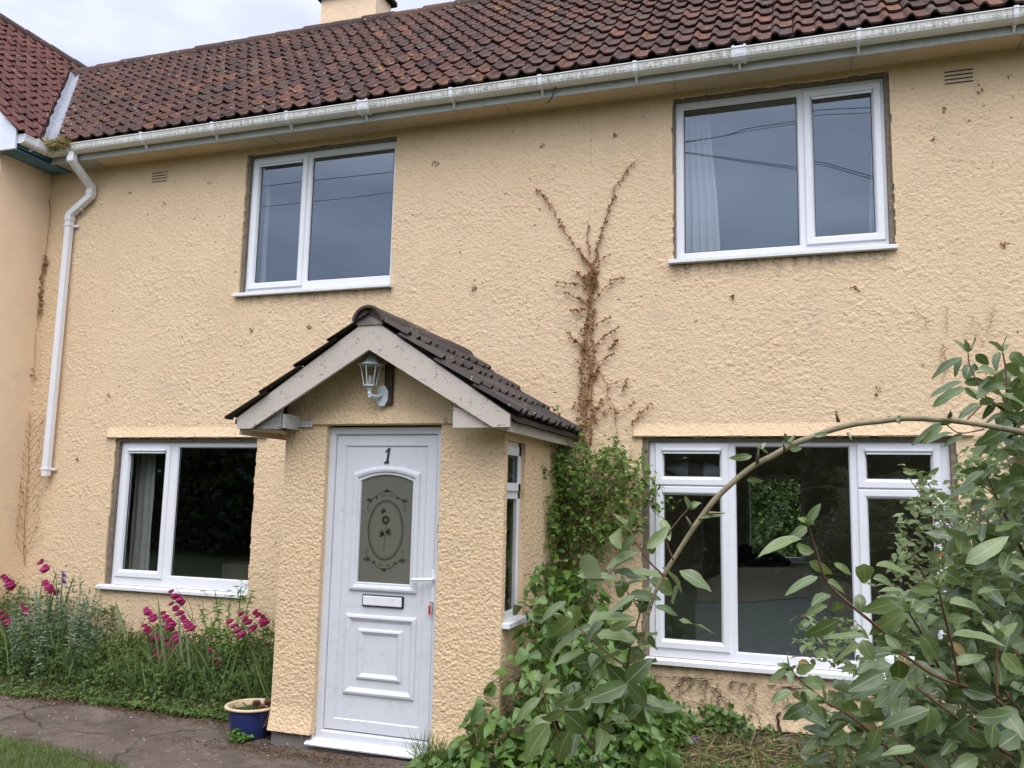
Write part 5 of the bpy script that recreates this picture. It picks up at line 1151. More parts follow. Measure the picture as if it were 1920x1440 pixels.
trunk = [([(1098, 838), (1098, 760), (1102, 690), (1100, 620), (1106, 540), (1108, 500), (1092, 478)], .009, 130), ([(1104, 838), (1108, 770), (1108, 700), (1112, 620), (1108, 560), (1118, 510)], .007, 110), ([(1094, 830), (1092, 740), (1090, 680), (1098, 640), (1104, 590)], .005, 90),
         ([(1108, 500), (1085, 470), (1060, 435), (1040, 400), (1020, 368), (1005, 354)], .005, 75), ([(1110, 500), (1122, 465), (1138, 410), (1152, 360), (1170, 325), (1195, 298)], .005, 85), ([(1104, 480), (1101, 450), (1104, 415)], .004, 60), ([(1104, 545), (1080, 532), (1040, 529)], .003, 90), ([(1104, 565), (1078, 558), (1056, 547)], .003, 90), ([(1110, 570), (1130, 545), (1150, 525), (1170, 520)], .003, 80),
         ([(1104, 600), (1085, 585), (1072, 583)], .003, 80), ([(1112, 610), (1130, 600), (1148, 594)], .003, 80), ([(1110, 650), (1130, 635), (1148, 622), (1163, 612)], .003, 90), ([(1098, 655), (1080, 640), (1060, 618)], .003, 110), ([(1140, 655), (1150, 645), (1160, 635)], .0025, 120), ([(1112, 685), (1135, 672), (1152, 662)], .003, 80), ([(1116, 510), (1128, 490), (1140, 478)], .003, 60), ([(1080, 600), (1085, 625), (1095, 640)], .002, 0),
         ([(1120, 690), (1135, 715), (1145, 750), (1152, 780), (1158, 830)], .004, 25), ([(1137, 720), (1155, 717), (1178, 708)], .0025, 30), ([(1165, 735), (1172, 722), (1178, 712)], .0025, 130), ([(1150, 770), (1175, 768), (1190, 745)], .0025, 40), ([(1188, 795), (1200, 775), (1218, 757)], .0025, 120), ([(1130, 750), (1150, 770)], .0025, 50), ([(1125, 790), (1140, 765), (1160, 775)], .0025, 40)]
for k in range(30):      # clinging short shoots along the trunk
    yy = RNG.uniform(510, 820); xx = 1102 + RNG.normal(0, 5); s = RNG.choice([-1, 1]); trunk.append(([(xx, yy), (xx + s * RNG.uniform(8, 16), yy - RNG.uniform(-3, 12)), (xx + s * RNG.uniform(14, 26), yy - RNG.uniform(0, 22))], .0022, 110))
dead('dead_creeper', 'brown withered creeper climbing the wall between the upstairs windows', 'creeper', trunk, (-1.6, -.07, 2.2), .026)
lv = [([(93, 372), (95, 395), (90, 430), (86, 480), (80, 520), (74, 560), (72, 600), (66, 640), (64, 690)], .004, 0), ([(86, 482), (80, 510), (74, 560), (76, 590)], .003, 120), ([(64, 690), (63, 715)], .002, 40)]
dead('dead_tendril', 'thin dead tendril hanging on the wall beside the drainpipe', 'creeper', lv, (-7.6, -.07, 4.0), .034)
tw = [([(46, 1060), (48, 960), (52, 880), (55, 820), (57, 772)], .005, 12)]
for yy in np.linspace(800, 1040, 17):
    xx = 46 + (1060 - yy) * .045
    for s in (-1, 1): tw.append(([(xx, yy), (xx + s * 14, yy - 14 - RNG.uniform(0, 6)), (xx + s * RNG.uniform(22, 36), yy - RNG.uniform(30, 46))], .0024, 8))
tw += [([(44, 990), (25, 920), (10, 880), (-6, 850)], .003, 6), ([(46, 940), (28, 850), (10, 800), (-8, 760)], .003, 6)]
dead('dead_shrub_stem', 'bare brown branching stem against the wall left of the drainpipe foot', 'creeper', tw, (-7.6, -.07, .5), .02)
# fine dead ivy roots under the wide window
iv = []
for k in range(46):
    x0 = RNG.uniform(1225, 1570); y0 = 1250 + (x0 - 1225) * .09 + RNG.uniform(5, 70); pts = [(x0, y0)]; a = RNG.uniform(-2.4, -.7)
    for j in range(5): a += RNG.normal(0, .5); pts.append((pts[-1][0] + 9 * cos(a), min(pts[-1][1] + 9 * sin(a), 1365)))
    yl0 = 1262 + (pts[0][0] - 1225) * .088; pts = [(px_, max(py_, yl0 + 4)) for px_, py_ in pts]; iv.append((pts, .0020, 3))
iv.append(([(1458, 1375), (1460, 1350), (1462, 1335)], .014, 60))
dead('dead_ivy', 'dark dead ivy tendrils clinging under the wide ground floor window', 'ivy', iv, (-.4, -.07, .3), .016, smat=M_BLOCK)
iv = []
for k in range(11):
    x0, y0 = RNG.uniform(1740, 1860), RNG.uniform(600, 780); pts = [(x0, y0)]; a = RNG.uniform(-2.2, -1.2)
    for j in range(4): a += RNG.normal(0, .4); pts.append((pts[-1][0] + 12 * cos(a), pts[-1][1] + 12 * sin(a)))
    iv.append((pts, .0018, 2))
dead('dead_tendrils', 'faint dead tendrils on the wall above the tall shrub', 'creeper', iv, (1.2, -.07, 2.8), .02)

# --- weeds and dry litter under the wide window
m = M(); K = 9000; x = RNG.uniform(-1.0, 3.2, K); y = RNG.uniform(-2.3, -.09, K); z = .02 + .10 * RNG.random(K) ** 1.5 * (.4 + vnoise(x, y, .3, .3, 55))
leaves(m, np.stack([x, y, z], 1), lay(K, .1), up_normals(K, .6), RNG.uniform(.02, .05, K), RNG.uniform(.014, .032, K), .3, .3, 'heart', tints(K), .06); setting(m.build('weeds', M_COVER), 'stuff')
m = M(); K = 3600; x = RNG.uniform(-1.0, 2.5, K); y = RNG.uniform(-1.6, -.1, K); leaves(m, np.stack([x, y, RNG.uniform(.04, .11, K)], 1), nrm(np.stack([RNG.normal(0, 1, K), RNG.normal(0, 1, K), RNG.normal(.1, .25, K)], 1)), up_normals(K), RNG.uniform(.06, .22, K), RNG.uniform(.003, .006, K), .2, .1, 'lance', tints(K)); setting(m.build('dry_stalks', M_STRAW), 'stuff')
m = M(); K = 1400; x = np.concatenate([RNG.normal(-2.25, .07, 260), RNG.uniform(-1.9, 1.2, K - 260)]); y = np.concatenate([RNG.normal(-1.56, .05, 260), RNG.uniform(-2.2, -1.0, K - 260)])
leaves(m, np.stack([x, y, np.full(K, .02)], 1), nrm(np.stack([RNG.normal(0, .5, K), RNG.normal(0, .5, K), np.ones(K)], 1)), nrm(RNG.normal(0, 1, (K, 3))), RNG.uniform(.10, .26, K), RNG.uniform(.003, .006, K), .35, .1, 'lance', tints(K)); setting(m.build('long_grass', M_GRASS), 'stuff')
t = thing('ivy_plant', 'low dark ivy against the foot of the wall under the wide window', 'ivy', (-.7, -.12, .05)); m = M(); k = 260
c_ = onY((1352, 1355), -.1); pos = c_ + RNG.normal(0, 1, (k, 3)) * np.array([.13, .03, .06]); pos[:, 2] = np.maximum(pos[:, 2], .03); pos[:, 1] = np.minimum(pos[:, 1], -.08); leaves(m, pos, lay(k, .4), np.array([0, -1, .5]) + RNG.normal(0, .4, (k, 3)), RNG.uniform(.03, .05, k), RNG.uniform(.03, .05, k), .2, .2, 'heart', tints(k) * .6); m.build('foliage', M_BROAD, t)

# --- lawn edge, path litter
m = M(); K = 16000; x = RNG.uniform(-6.4, -3.2, K); y = RNG.uniform(-3.6, -2.02, K); lo_ = np.interp(x, [-9, -5.3, -4.6, -4.1, -3.7, -3.2], [-1.9, -2.07, -2.10, -2.26, -2.75, -3.4]) + .06 * (vnoise(x, x * 0, .2, 1, 3) - .3); ok = y < lo_ + .02; x, y = x[ok], y[ok]; K = len(x)
leaves(m, np.stack([x, y, np.full(K, -.03)], 1), nrm(np.stack([RNG.normal(0, .5, K), RNG.normal(0, .5, K), np.ones(K)], 1)), nrm(RNG.normal(0, 1, (K, 3))), RNG.uniform(.04, .085, K), RNG.uniform(.003, .0055, K), .3, .1, 'lance', tints(K) * (.4 + .9 * vnoise(x, y, .12, .12, 91))[:, None]); setting(m.build('grass', M_GRASS), 'stuff')
m = M(); K = 90
for i in range(K):
    x = RNG.uniform(-6.5, -2.6); y = RNG.uniform(max(-2.6, np.interp(x, [-9, -5.3, -4.6, -4.1, -3.7, -3.2], [-1.9, -2.07, -2.10, -2.26, -2.75, -3.4]) + .06), -1.15); r = RNG.uniform(.003, .009) * (2.2 if RNG.random() < .08 else 1); a0 = RNG.uniform(0, 6)
    V = [(x + r * s * cos(a0 + k * pi / 3) * RNG.uniform(.7, 1.2), y + r * s * sin(a0 + k * pi / 3) * .8, .002 + zz * r) for s, zz in ((1, 0), (.75, .55)) for k in range(6)]; m.add(V, [[k, (k + 1) % 6, 6 + (k + 1) % 6, 6 + k] for k in range(6)] + [list(range(6, 12))])
setting(m.build('path_gravel', m_simple('pale_stone', (.40, .37, .33), .9, .2, .3, 8)), 'stuff')
m = M(); K = 4200; x = np.concatenate([RNG.normal(-3.2, .5, 1300), RNG.uniform(-6.5, -3.4, K - 1300)]); y = np.concatenate([RNG.normal(-1.63, .07, 1300), -1.08 - np.abs(RNG.normal(0, .10, K - 1300))]); leaves(m, np.stack([x, y, RNG.uniform(.004, .018, K)], 1), nrm(np.stack([RNG.normal(0, 1, K), RNG.normal(0, 1, K), RNG.normal(.1, .15, K)], 1)), up_normals(K, .4), RNG.uniform(.012, .035, K), RNG.uniform(.004, .010, K), .3, .2, 'lance', tints(K)); setting(m.build('leaf_litter', M_LITTER), 'stuff')
# straw nest in the gutter corner
t = thing('straw_tuft', 'straw-coloured moss tuft clogging the gutter corner above the drainpipe', 'moss', (-7.28, -.40, 5.25)); m = M(); k = 800; u = RNG.random(k)
pos = np.stack([-7.36 + .34 * u, -.47 + .08 * RNG.random(k) + .02 * u, 5.215 + .065 * RNG.random(k)], 1); leaves(m, pos, nrm(np.stack([RNG.normal(0, .6, k), RNG.normal(-.5, .5, k), RNG.normal(.2, .6, k)], 1)), rdir(k), RNG.uniform(.04, .10, k), RNG.uniform(.005, .010, k), .5, .1, 'lance', tints(k)); m.build('strands', M_STRAW, t)

# --- foreground shrub: arching cane, leafy twigs
el = thing('elaeagnus_shrub', 'grey-green leathery-leaved shrub in the right foreground with a long arching cane', 'shrub', (1.25, -4.6, 0))
fm, sm, cm = M(), M(), M()
def facing(pos, K, tilt=.45):
    v = nrm(CAM - pos) ; n = v * .35 + np.array([0, 0, .9]) + RNG.normal(0, tilt, (K, 3)); return nrm(n)
def pleaf(base, tip, wpx, dep, dd=0.0, face=None, kind='ovate', tn=None, curl=.18):
    """one leaf between two measured points, leaning towards or away from the viewer"""
    b, e = atD(base, dep), atD(tip, dep + dd); d = e - b; ln = np.linalg.norm(d)
    wtrue = max(wpx * dep / FPX, .34 * ln); wtrue = min(wtrue, .75 * ln); c_ = min(1., (wpx * dep / FPX) / wtrue); v = nrm(CAM - b); dn = nrm(d); side = np.cross(dn, v); side = nrm(side); vv = nrm(np.cross(side, dn))
    ang = math.acos(max(.08, c_)); s = 1 if face is None else face; n = vv * cos(ang) + s * side * sin(ang) * (1 if side[2] > 0 else -1)
    leaves_hi(fm, b, d, n, ln * 1.03, wtrue, curl * RNG.uniform(.4, 1.9), RNG.uniform(.12, .42), kind, np.array([[RNG.random() if tn is None else tn, RNG.random() * .9, RNG.random()]]), .015)
Z3 = lambda x, y: (640 + x / 3, 960 + y / 3)
D1 = 2.05
for b, e, w_, kd, tn in (((1300, 520), (1325, 645), 125, 'heart', 1.0), ((1300, 595), (1188, 718), 105, 'ovate', .6), ((1265, 505), (1108, 592), 40, 'ovate', .4), ((1345, 685), (1125, 812), 48, 'ovate', .5), ((1380, 672), (1542, 752), 72, 'ovate', .2), ((1540, 768), (1674, 640), 112, 'ovate', .0), ((1402, 605), (1665, 588), 36, 'lance', .5), ((1510, 665), (1640, 600), 55, 'ovate', .5),
                      ((1365, 772), (1198, 862), 45, 'ovate', .5), ((1602, 965), (1738, 828), 112, 'ovate', .1), ((1606, 975), (1490, 870), 95, 'ovate', .0), ((1610, 965), (1372, 1082), 110, 'ovate', .25), ((1612, 972), (1760, 1105), 95, 'ovate', .45), ((1620, 1030), (1638, 1255), 135, 'ovate', .05), ((1255, 1118), (1135, 1195), 62, 'ovate', .7), ((1172, 1188), (998, 1392), 112, 'ovate', .6),
                      ((1285, 1232), (1172, 1408), 118, 'ovate', .55), ((1256, 1130), (1410, 1245), 120, 'ovate', .1), ((1122, 1048), (948, 1162), 52, 'ovate', .7), ((1140, 1012), (1268, 988), 45, 'ovate', .9), ((1395, 1085), (1190, 1082), 60, 'ovate', .4), ((1440, 1190), (1545, 1265), 62, 'ovate', .2), ((1310, 1040), (1190, 1090), 50, 'ovate', .4), ((1380, 1020), (1250, 1100), 90, 'ovate', .5),
                      ((1620, 340), (1842, 352), 46, 'lance', .6), ((1555, 378), (1332, 338), 26, 'lance', .6), ((1560, 392), (1385, 380), 24, 'lance', .6), ((1580, 380), (1572, 498), 135, 'heart', .8), ((1615, 468), (1822, 482), 62, 'ovate', .3), ((1662, 225), (1480, 292), 48, 'ovate', .6), ((1664, 130), (1538, 224), 48, 'ovate', .25), ((1718, 205), (1862, 82), 72, 'ovate', .8), ((1740, 165), (1762, 250), 48, 'ovate', .1), ((1760, 530), (1912, 562), 34, 'ovate', .2),
                      ((1640, 500), (1500, 570), 60, 'ovate', .3), ((1650, 470), (1510, 560), 40, 'ovate', .5), ((1500, 560), (1390, 610), 30, 'lance', .4), ((1730, 690), (1760, 770), 40, 'ovate', .1), ((1640, 760), (1700, 800), 40, 'ovate', .1)):
    pleaf(Z3(*b), Z3(*e), w_ / 3, D1 * RNG.uniform(.93, 1.05), RNG.uniform(-.03, .04), None, kd, tn)
E3 = lambda x, y: (1280 + x / 3, 960 + y / 3)
D2 = 1.85
for b, e, w_, kd, tn in (((670, 150), (408, 205), 50, 'ovate', .8), ((740, 225), (610, 205), 62, 'ovate', .7), ((700, 85), (600, 140), 60, 'ovate', .45), ((710, 280), (845, 340), 62, 'ovate', .8), ((850, 290), (965, 335), 40, 'ovate', .8), ((760, 365), (580, 432), 52, 'ovate', .5), ((815, 395), (952, 432), 55, 'ovate', .5), ((1020, 290), (1030, 430), 122, 'heart', 1.), ((1085, 302), (1330, 325), 46, 'lance', .8), ((1070, 375), (1215, 380), 50, 'ovate', .5), ((1180, 325), (1300, 320), 45, 'ovate', .6), ((830, 465), (708, 478), 30, 'ovate', .3), ((815, 530), (665, 560), 48, 'ovate', .5), ((870, 500), (880, 580), 80, 'ovate', .4), ((990, 460), (1010, 560), 70, 'ovate', .3), ((1240, 500), (1000, 560), 95, 'ovate', .55), ((1262, 545), (1055, 700), 92, 'ovate', .8), ((1310, 560), (1378, 495), 80, 'ovate', .55), ((1440, 440), (1270, 445), 60, 'ovate', .7),
                      ((1500, 510), (1750, 530), 58, 'ovate', .75), ((880, 605), (705, 720), 80, 'ovate', .15), ((1020, 690), (800, 700), 50, 'ovate', .5), ((1000, 745), (790, 860), 60, 'ovate', .6), ((1070, 720), (1330, 760), 95, 'ovate', .3), ((1010, 720), (1060, 830), 90, 'ovate', .8), ((1340, 690), (1460, 820), 100, 'ovate', .5), ((1480, 600), (1610, 590), 60, 'ovate', .6), ((1520, 690), (1790, 690), 50, 'lance', .75), ((1510, 850), (1720, 815), 60, 'ovate', .7), ((1210, 830), (1240, 960), 110, 'ovate', .05), ((1130, 905), (940, 990), 100, 'ovate', .1), ((1150, 980), (920, 1020), 70, 'ovate', .15), ((1245, 1000), (1460, 950), 95, 'ovate', .2), ((1220, 980), (1090, 1100), 100, 'ovate', .6), ((1500, 930), (1560, 1085), 110, 'ovate', .95), ((1380, 1080), (1400, 1265), 150, 'ovate', .5), ((1390, 1110), (1120, 1205), 90, 'ovate', .1), ((1270, 1000), (1380, 870), 80, 'ovate', .4), ((1560, 980), (1760, 1050), 95, 'ovate', .1), ((1640, 1150), (1900, 1190), 90, 'ovate', .3), ((1600, 1150), (1480, 1250), 110, 'ovate', .1), ((1600, 1240), (1720, 1330), 100, 'ovate', .45), ((1780, 1320), (1920, 1230), 120, 'ovate', .15), ((1100, 1220), (1040, 1360), 80, 'ovate', .45), ((930, 1240), (830, 1335), 65, 'ovate', .5), ((1310, 1330), (1130, 1340), 55, 'ovate', .6), ((1660, 1380), (1500, 1440), 90, 'ovate', .7), ((1800, 790), (1920, 930), 90, 'ovate', .85), ((1850, 760), (1960, 720), 110, 'ovate', .75), ((1590, 820), (1640, 720), 90, 'ovate', .15), ((600, 880), (470, 950), 50, 'ovate', .75), ((640, 905), (730, 850), 60, 'ovate', .75), ((605, 890), (610, 965), 40, 'ovate', .5), ((690, 1010), (665, 1095), 50, 'ovate', .2),
                      ((1590, 290), (1850, 130), 100, 'ovate', .8), ((1460, 330), (1580, 400), 130, 'ovate', .3), ((1660, 460), (1870, 400), 50, 'ovate', .5), ((1850, 490), (1930, 360), 90, 'ovate', .6), ((960, 1060), (920, 1180), 90, 'ovate', .2), ((1000, 1060), (1090, 1150), 90, 'ovate', .6), ((1440, 1290), (1290, 1300), 70, 'ovate', .4), ((1500, 1300), (1560, 1420), 90, 'ovate', .2), ((1750, 1190), (1720, 1320), 90, 'ovate', .3)):
    pleaf(E3(*b), E3(*e), w_ / 3, D2 * RNG.uniform(.9, 1.12), RNG.uniform(-.04, .05), None, kd, tn)
F8 = lambda x, y: (1600 + x / 4.5, 640 + y / 4.5)
D3 = 2.3
for b, e, w_, kd, tn in (((925, 140), (618, 250), 62, 'ovate', .15), ((905, 130), (845, 280), 55, 'ovate', .1), ((1030, 110), (1160, 195), 85, 'ovate', .1), ((985, 195), (955, 310), 110, 'ovate', .05), ((1000, 200), (1050, 230), 50, 'ovate', .1), ((1235, 85), (1145, 215), 48, 'ovate', .25), ((1330, 90), (1440, 210), 110, 'ovate', .6), ((1060, 235), (1280, 235), 80, 'ovate', .6), ((1280, 190), (1425, 260), 95, 'ovate', .45), ((915, 335), (655, 440), 55, 'ovate', .15), ((935, 350), (1125, 330), 80, 'ovate', .1), ((955, 395), (650, 525), 62, 'ovate', .5), ((940, 390), (1045, 490), 48, 'ovate', .3), ((1060, 530), (870, 620), 70, 'ovate', .35), ((1080, 400), (1290, 340), 70, 'ovate', .3), ((1100, 350), (1290, 420), 80, 'ovate', .55), ((1440, 290), (1310, 400), 60, 'ovate', .3), ((1440, 350), (1265, 540), 110, 'ovate', .3), ((1440, 400), (1370, 610), 150, 'ovate', .75), ((1190, 490), (1060, 520), 70, 'ovate', .1), ((1200, 510), (1090, 650), 65, 'ovate', .2), ((760, 690), (480, 880), 60, 'ovate', .2), ((755, 715), (590, 860), 60, 'ovate', .55), ((840, 770), (640, 830), 45, 'ovate', .15), ((930, 790), (745, 845), 60, 'ovate', .35), ((1380, 620), (1270, 680), 80, 'ovate', .1), ((1350, 700), (1100, 870), 120, 'ovate', .1), ((1440, 640), (1280, 640), 80, 'ovate', .2), ((1100, 1090), (880, 1250), 75, 'ovate', .15), ((1110, 1080), (900, 1110), 70, 'ovate', .1), ((1040, 1120), (1110, 1200), 70, 'ovate', .15), ((1110, 1090), (1160, 1150), 60, 'ovate', .1), ((1075, 1210), (790, 1320), 55, 'lance', .15), ((1440, 1040), (1270, 1260), 80, 'ovate', .4), ((1450, 1170), (1330, 1190), 90, 'ovate', .1), ((1440, 930), (1330, 1000), 80, 'ovate', .4)):
    pleaf(F8(*b), F8(*e), w_ / 4.5, D3 * RNG.uniform(.92, 1.1), RNG.uniform(-.04, .05), None, kd, tn)
def twig(m, pts, dep, r0, r1, to_ground=False):
    P = [atD(p, d) for p, d in zip(pts, np.linspace(*dep, len(pts)))]
    e_, d_ = P[-1], nrm(P[-1] - P[-2]); a_ = np.arange(4) * 1.7 + RNG.uniform(0, 6); leaves_hi(fm, np.repeat(e_[None], 4, 0), d_ + .75 * np.stack([np.cos(a_), np.sin(a_), np.full(4, .1)], 1), facing(np.repeat(e_[None], 4, 0), 4), RNG.uniform(.025, .062, 4), RNG.uniform(.012, .026, 4), .15, .35, 'ovate', tints(4, .4, 1), .02)
    tube(m, smooth_path(P, 7), .68 * np.linspace(r0, r1, 7 * (len(P) - 1) + 1), 7)
# the cane rises from below the frame, arches over and runs out to the right
def cane():
    # a shoot from the shrub at the right that arches over to the left and droops at its leafy end
    pts = [(2020, 850), (1960, 822), (1860, 800), (1790, 790), (1700, 785), (1600, 797), (1530, 815), (1450, 853), (1395, 888), (1330, 948), (1285, 1015), (1245, 1080), (1222, 1130), (1207, 1185), (1192, 1245), (1176, 1292)]
    P = [atD(p, d) for p, d in zip(pts, np.linspace(2.05, 2.03, len(pts)))]; P = [np.array([1.35, -4.55, .0]), np.array([1.50, -4.62, .75]), np.array([1.66, -4.70, 1.32]), P[0] + np.array([.17, 0, -.11])] + P
    S = smooth_path(P, 8); kx = np.arange(len(S)); S = S + .004 * np.stack([vnoise(kx * 1., kx * 0., 5, 1, 61) - .5, vnoise(kx * 1., kx * 0., 5, 1, 62) - .5, vnoise(kx * 1., kx * 0., 4, 1, 63) - .5], 1)
    rr = np.interp(np.linspace(0, 1, len(S)), [0, .15, .3, .55, .68, .8, .9, 1], [.011, .010, .0070, .0070, .0068, .0048, .0032, .0018]) * (1 + .12 * (vnoise(kx * 1., kx * 0., 2.5, 1, 64) - .5)); tube(cm, S, rr, 9)
    for i in sorted(RNG.choice(np.arange(26, len(S) - 12), 9, replace=False)): q = S[i]; tube(cm, [q - (S[i + 1] - S[i - 1]) * .25, q + (S[i + 1] - S[i - 1]) * .25], rr[i] * RNG.uniform(1.03, 1.10), 9)
    for p, e in (((1572, 790), (1566, 770)), ((1590, 812), (1597, 826)), ((1780, 783), (1783, 768)), ((1295, 985), (1286, 968)), ((1420, 868), (1423, 836)), ((1472, 845), (1468, 828)), ((1330, 962), (1360, 962))): tube(cm, [atD(p, 2.03), atD(e, 2.01)], [.005, .001], 5)
    for p in ((1425, 840), (1475, 830), (1690, 780), (1780, 780)):
        k = 5; leaves(fm, np.repeat(atD(p, 2.03)[None], k, 0), rdir(k, .6), rdir(k), RNG.uniform(.012, .03, k), .009, .3, .3, 'lance', tints(k) * np.array([1, .9, 1]))
    for b, e, w_ in (((1410, 855), (1368, 862), 14), ((1480, 842), (1505, 838), 14), ((1525, 818), (1555, 812), 10), ((1400, 900), (1430, 900), 12), ((1308, 972), (1352, 955), 10)): pleaf(b, e, w_, 2.03, .0, None, 'ovate', .4)
cane()
for pts, dep, r0, r1 in (([(1245, 1080), (1215, 1050), (1190, 1010), (1180, 990)], (1.98, 2.0), .004, .002), ([(1262, 1050), (1250, 1010), (1268, 980), (1290, 955)], (1.97, 1.95), .003, .002), ([(1175, 1250), (1140, 1225), (1100, 1190), (1070, 1165)], (2.1, 2.1), .004, .002), ([(1218, 1130), (1190, 1125), (1172, 1105)], (2.05, 2.05), .003, .002), ([(1178, 1290), (1177, 1260), (1180, 1220), (1200, 1150)], (2.08, 2.05), .004, .003), ([(1050, 1385), (1035, 1345), (1020, 1300), (1016, 1290)], (2.1, 2.1), .004, .002), ([(1085, 1370), (1060, 1360), (1045, 1350)], (2.1, 2.1), .004, .003), ([(1130, 1440), (1110, 1400), (1060, 1335), (1056, 1325)], (2.12, 2.1), .004, .002),
                         ([(1700, 1230), (1650, 1180), (1590, 1130), (1550, 1090), (1530, 1030), (1520, 1000), (1516, 985)], (1.95, 1.85), .006, .0025), ([(1800, 1290), (1785, 1210), (1770, 1150), (1760, 1105)], (1.95, 1.85), .0055, .003), ([(1760, 1250), (1730, 1190), (1705, 1150)], (1.95, 1.85), .005, .003), ([(1900, 1340), (1850, 1300), (1760, 1270), (1690, 1225)], (2.0, 1.9), .007, .005), ([(1870, 1310), (1868, 1250), (1872, 1200)], (1.9, 1.9), .0045, .003), ([(1560, 1325), (1530, 1300), (1500, 1275), (1485, 1258)], (1.95, 1.9), .004, .0025), ([(1700, 1440), (1640, 1380), (1590, 1340), (1545, 1315)], (2.0, 1.9), .006, .004), ([(1900, 1420), (1800, 1350), (1720, 1290)], (2.0, 1.9), .006, .004),
                         ([(1890, 780), (1888, 740), (1885, 690), (1880, 660)], (2.3, 2.3), .005, .003), ([(1890, 775), (1850, 745), (1820, 690), (1815, 660)], (2.3, 2.3), .004, .002), ([(1910, 800), (1890, 770), (1870, 760), (1840, 745)], (2.3, 2.3), .005, .003), ([(1812, 788), (1840, 760)], (2.2, 2.3), .004, .003), ([(1845, 805), (1800, 812), (1775, 797)], (2.25, 2.25), .003, .0025), ([(1885, 970), (1865, 925), (1850, 890), (1845, 880)], (2.3, 2.3), .005, .003), ([(1862, 925), (1840, 910)], (2.3, 2.3), .003, .002), ([(1950, 1100), (1910, 1020), (1885, 965)], (2.3, 2.3), .007, .005)):
    twig(sm, pts, dep, r0, r1)
# inner mass of the shrub: stems from the ground and leaves in depth behind the measured ones
for k in range(26):
    p = (RNG.uniform(1600, 1990), RNG.uniform(1000, 1400)); e = atD(p, RNG.uniform(2.0, 2.9)); b = np.array([1.30 + RNG.normal(0, .12), -4.55 + RNG.normal(0, .12), 0]); P = smooth_path([b, b * .6 + e * .4 + np.array([.03, 0, .12]), e], 7); tube(sm, P, np.linspace(.007, .002, len(P)), 6)
def fill(region, K, dep, size, mesh, kind='ovate', asp=.45, tl=(0, 1)):
    P = []
    for _ in range(K):
        u, v = RNG.random(2); (ax, ay), (bx, by), (cx, cy), (dx, dy) = region
        P.append(atD(((1 - u) * ((1 - v) * ax + v * dx) + u * ((1 - v) * bx + v * cx), (1 - u) * ((1 - v) * ay + v * dy) + u * ((1 - v) * by + v * cy)), RNG.uniform(*dep)))
    P = np.array(P); ln = RNG.uniform(*size, K); leaves_hi(mesh, P, lay(K, .2), facing(P, K), ln, ln * RNG.uniform(asp * .8, asp * 1.2, K), RNG.uniform(-.05, .5, K), RNG.uniform(.1, .5, K), kind, tints(K, *tl), .03)
fill([(1690, 1110), (1990, 1040), (1990, 1460), (1640, 1460)], 900, (1.95, 2.8), (.045, .105), fm, tl=(0, .6))
fill([(1790, 960), (1990, 900), (1990, 1200), (1750, 1160)], 300, (2.15, 2.9), (.055, .10), fm, tl=(0, .6))
fill([(1850, 700), (1990, 660), (1990, 960), (1870, 940)], 150, (2.2, 2.7), (.06, .10), fm, tl=(0, .7))
fill([(1010, 1010), (1260, 960), (1290, 1180), (1150, 1260)], 26, (2.0, 2.25), (.055, .10), fm)
fill([(985, 1300), (1170, 1180), (1230, 1330), (1120, 1430)], 26, (2.05, 2.25), (.06, .11), fm)
fill([(1480, 1290), (1620, 1270), (1650, 1460), (1560, 1460)], 110, (2.05, 2.6), (.055, .095), fm, tl=(0, .7))
cm.build('cane', M_CANE, el, smooth=True); sm.build('twigs', M_TWIGR, el, smooth=True); fm.build('foliage', M_ELA, el, smooth=True)
# the finer-leaved bush behind it
bs = thing('olive_bush', 'finer-leaved olive bush behind the foreground shrub at the right end of the wide window', 'shrub', (1.1, -2.6, 0)); fm, sm = M(), M()
fill([(1820, 830), (1990, 800), (1990, 1130), (1700, 1130)], 900, (3.3, 4.2), (.035, .065), fm, asp=.5)
fill([(1690, 940), (1830, 900), (1830, 1140), (1660, 1120)], 420, (3.2, 3.9), (.03, .06), fm, asp=.5)
fill([(1490, 1150), (1600, 1160), (1640, 1260), (1500, 1240)], 150, (3.0, 3.5), (.03, .055), fm, asp=.5)
fill([(1690, 870), (1750, 890), (1790, 960), (1740, 960)], 60, (3.2, 3.6), (.03, .055), fm, asp=.5)
fill([(1600, 1260), (1900, 1180), (1900, 1440), (1620, 1440)], 700, (3.2, 4.0), (.035, .065), fm, asp=.5)
for tip in [(1694, 880), (1740, 905), (1720, 940), (1500, 1150), (1520, 1190), (1560, 1170), (1780, 900), (1830, 860), (1880, 840), (1850, 900), (1760, 960), (1700, 1020), (1680, 980), (1800, 1000), (1900, 900), (1640, 1100), (1580, 1230), (1700, 1180), (1850, 1040), (1745, 1100)]:
    e = atD(tip, RNG.uniform(3.2, 3.7)); b = np.array([1.15 + RNG.normal(0, .15), -2.8 + RNG.normal(0, .12), 0]); P = smooth_path([b, b * .45 + e * .55 + np.array([.05, 0, .10]), e], 7); tube(sm, P, np.linspace(.009, .002, len(P)), 5)
    k = 10; u = RNG.integers(len(P) * 2 // 3, len(P), k); leaves(fm, P[u], lay(k, 0), facing(P[u], k), RNG.uniform(.03, .055, k), .022, .2, .25, 'ovate', tints(k))
sm.build('twigs', M_TWIG, bs); fm.build('foliage', M_ELAD, bs)
b, e = atD((1692, 1330), 2.7), atD((1678, 1300), 2.7); m = M(); tube(m, [np.array([b[0], b[1], 0]), b, e], .009, 8); tag(m.build('garden_cane', M_ORANGE), 'orange garden cane standing inside the foreground shrub', 'cane')

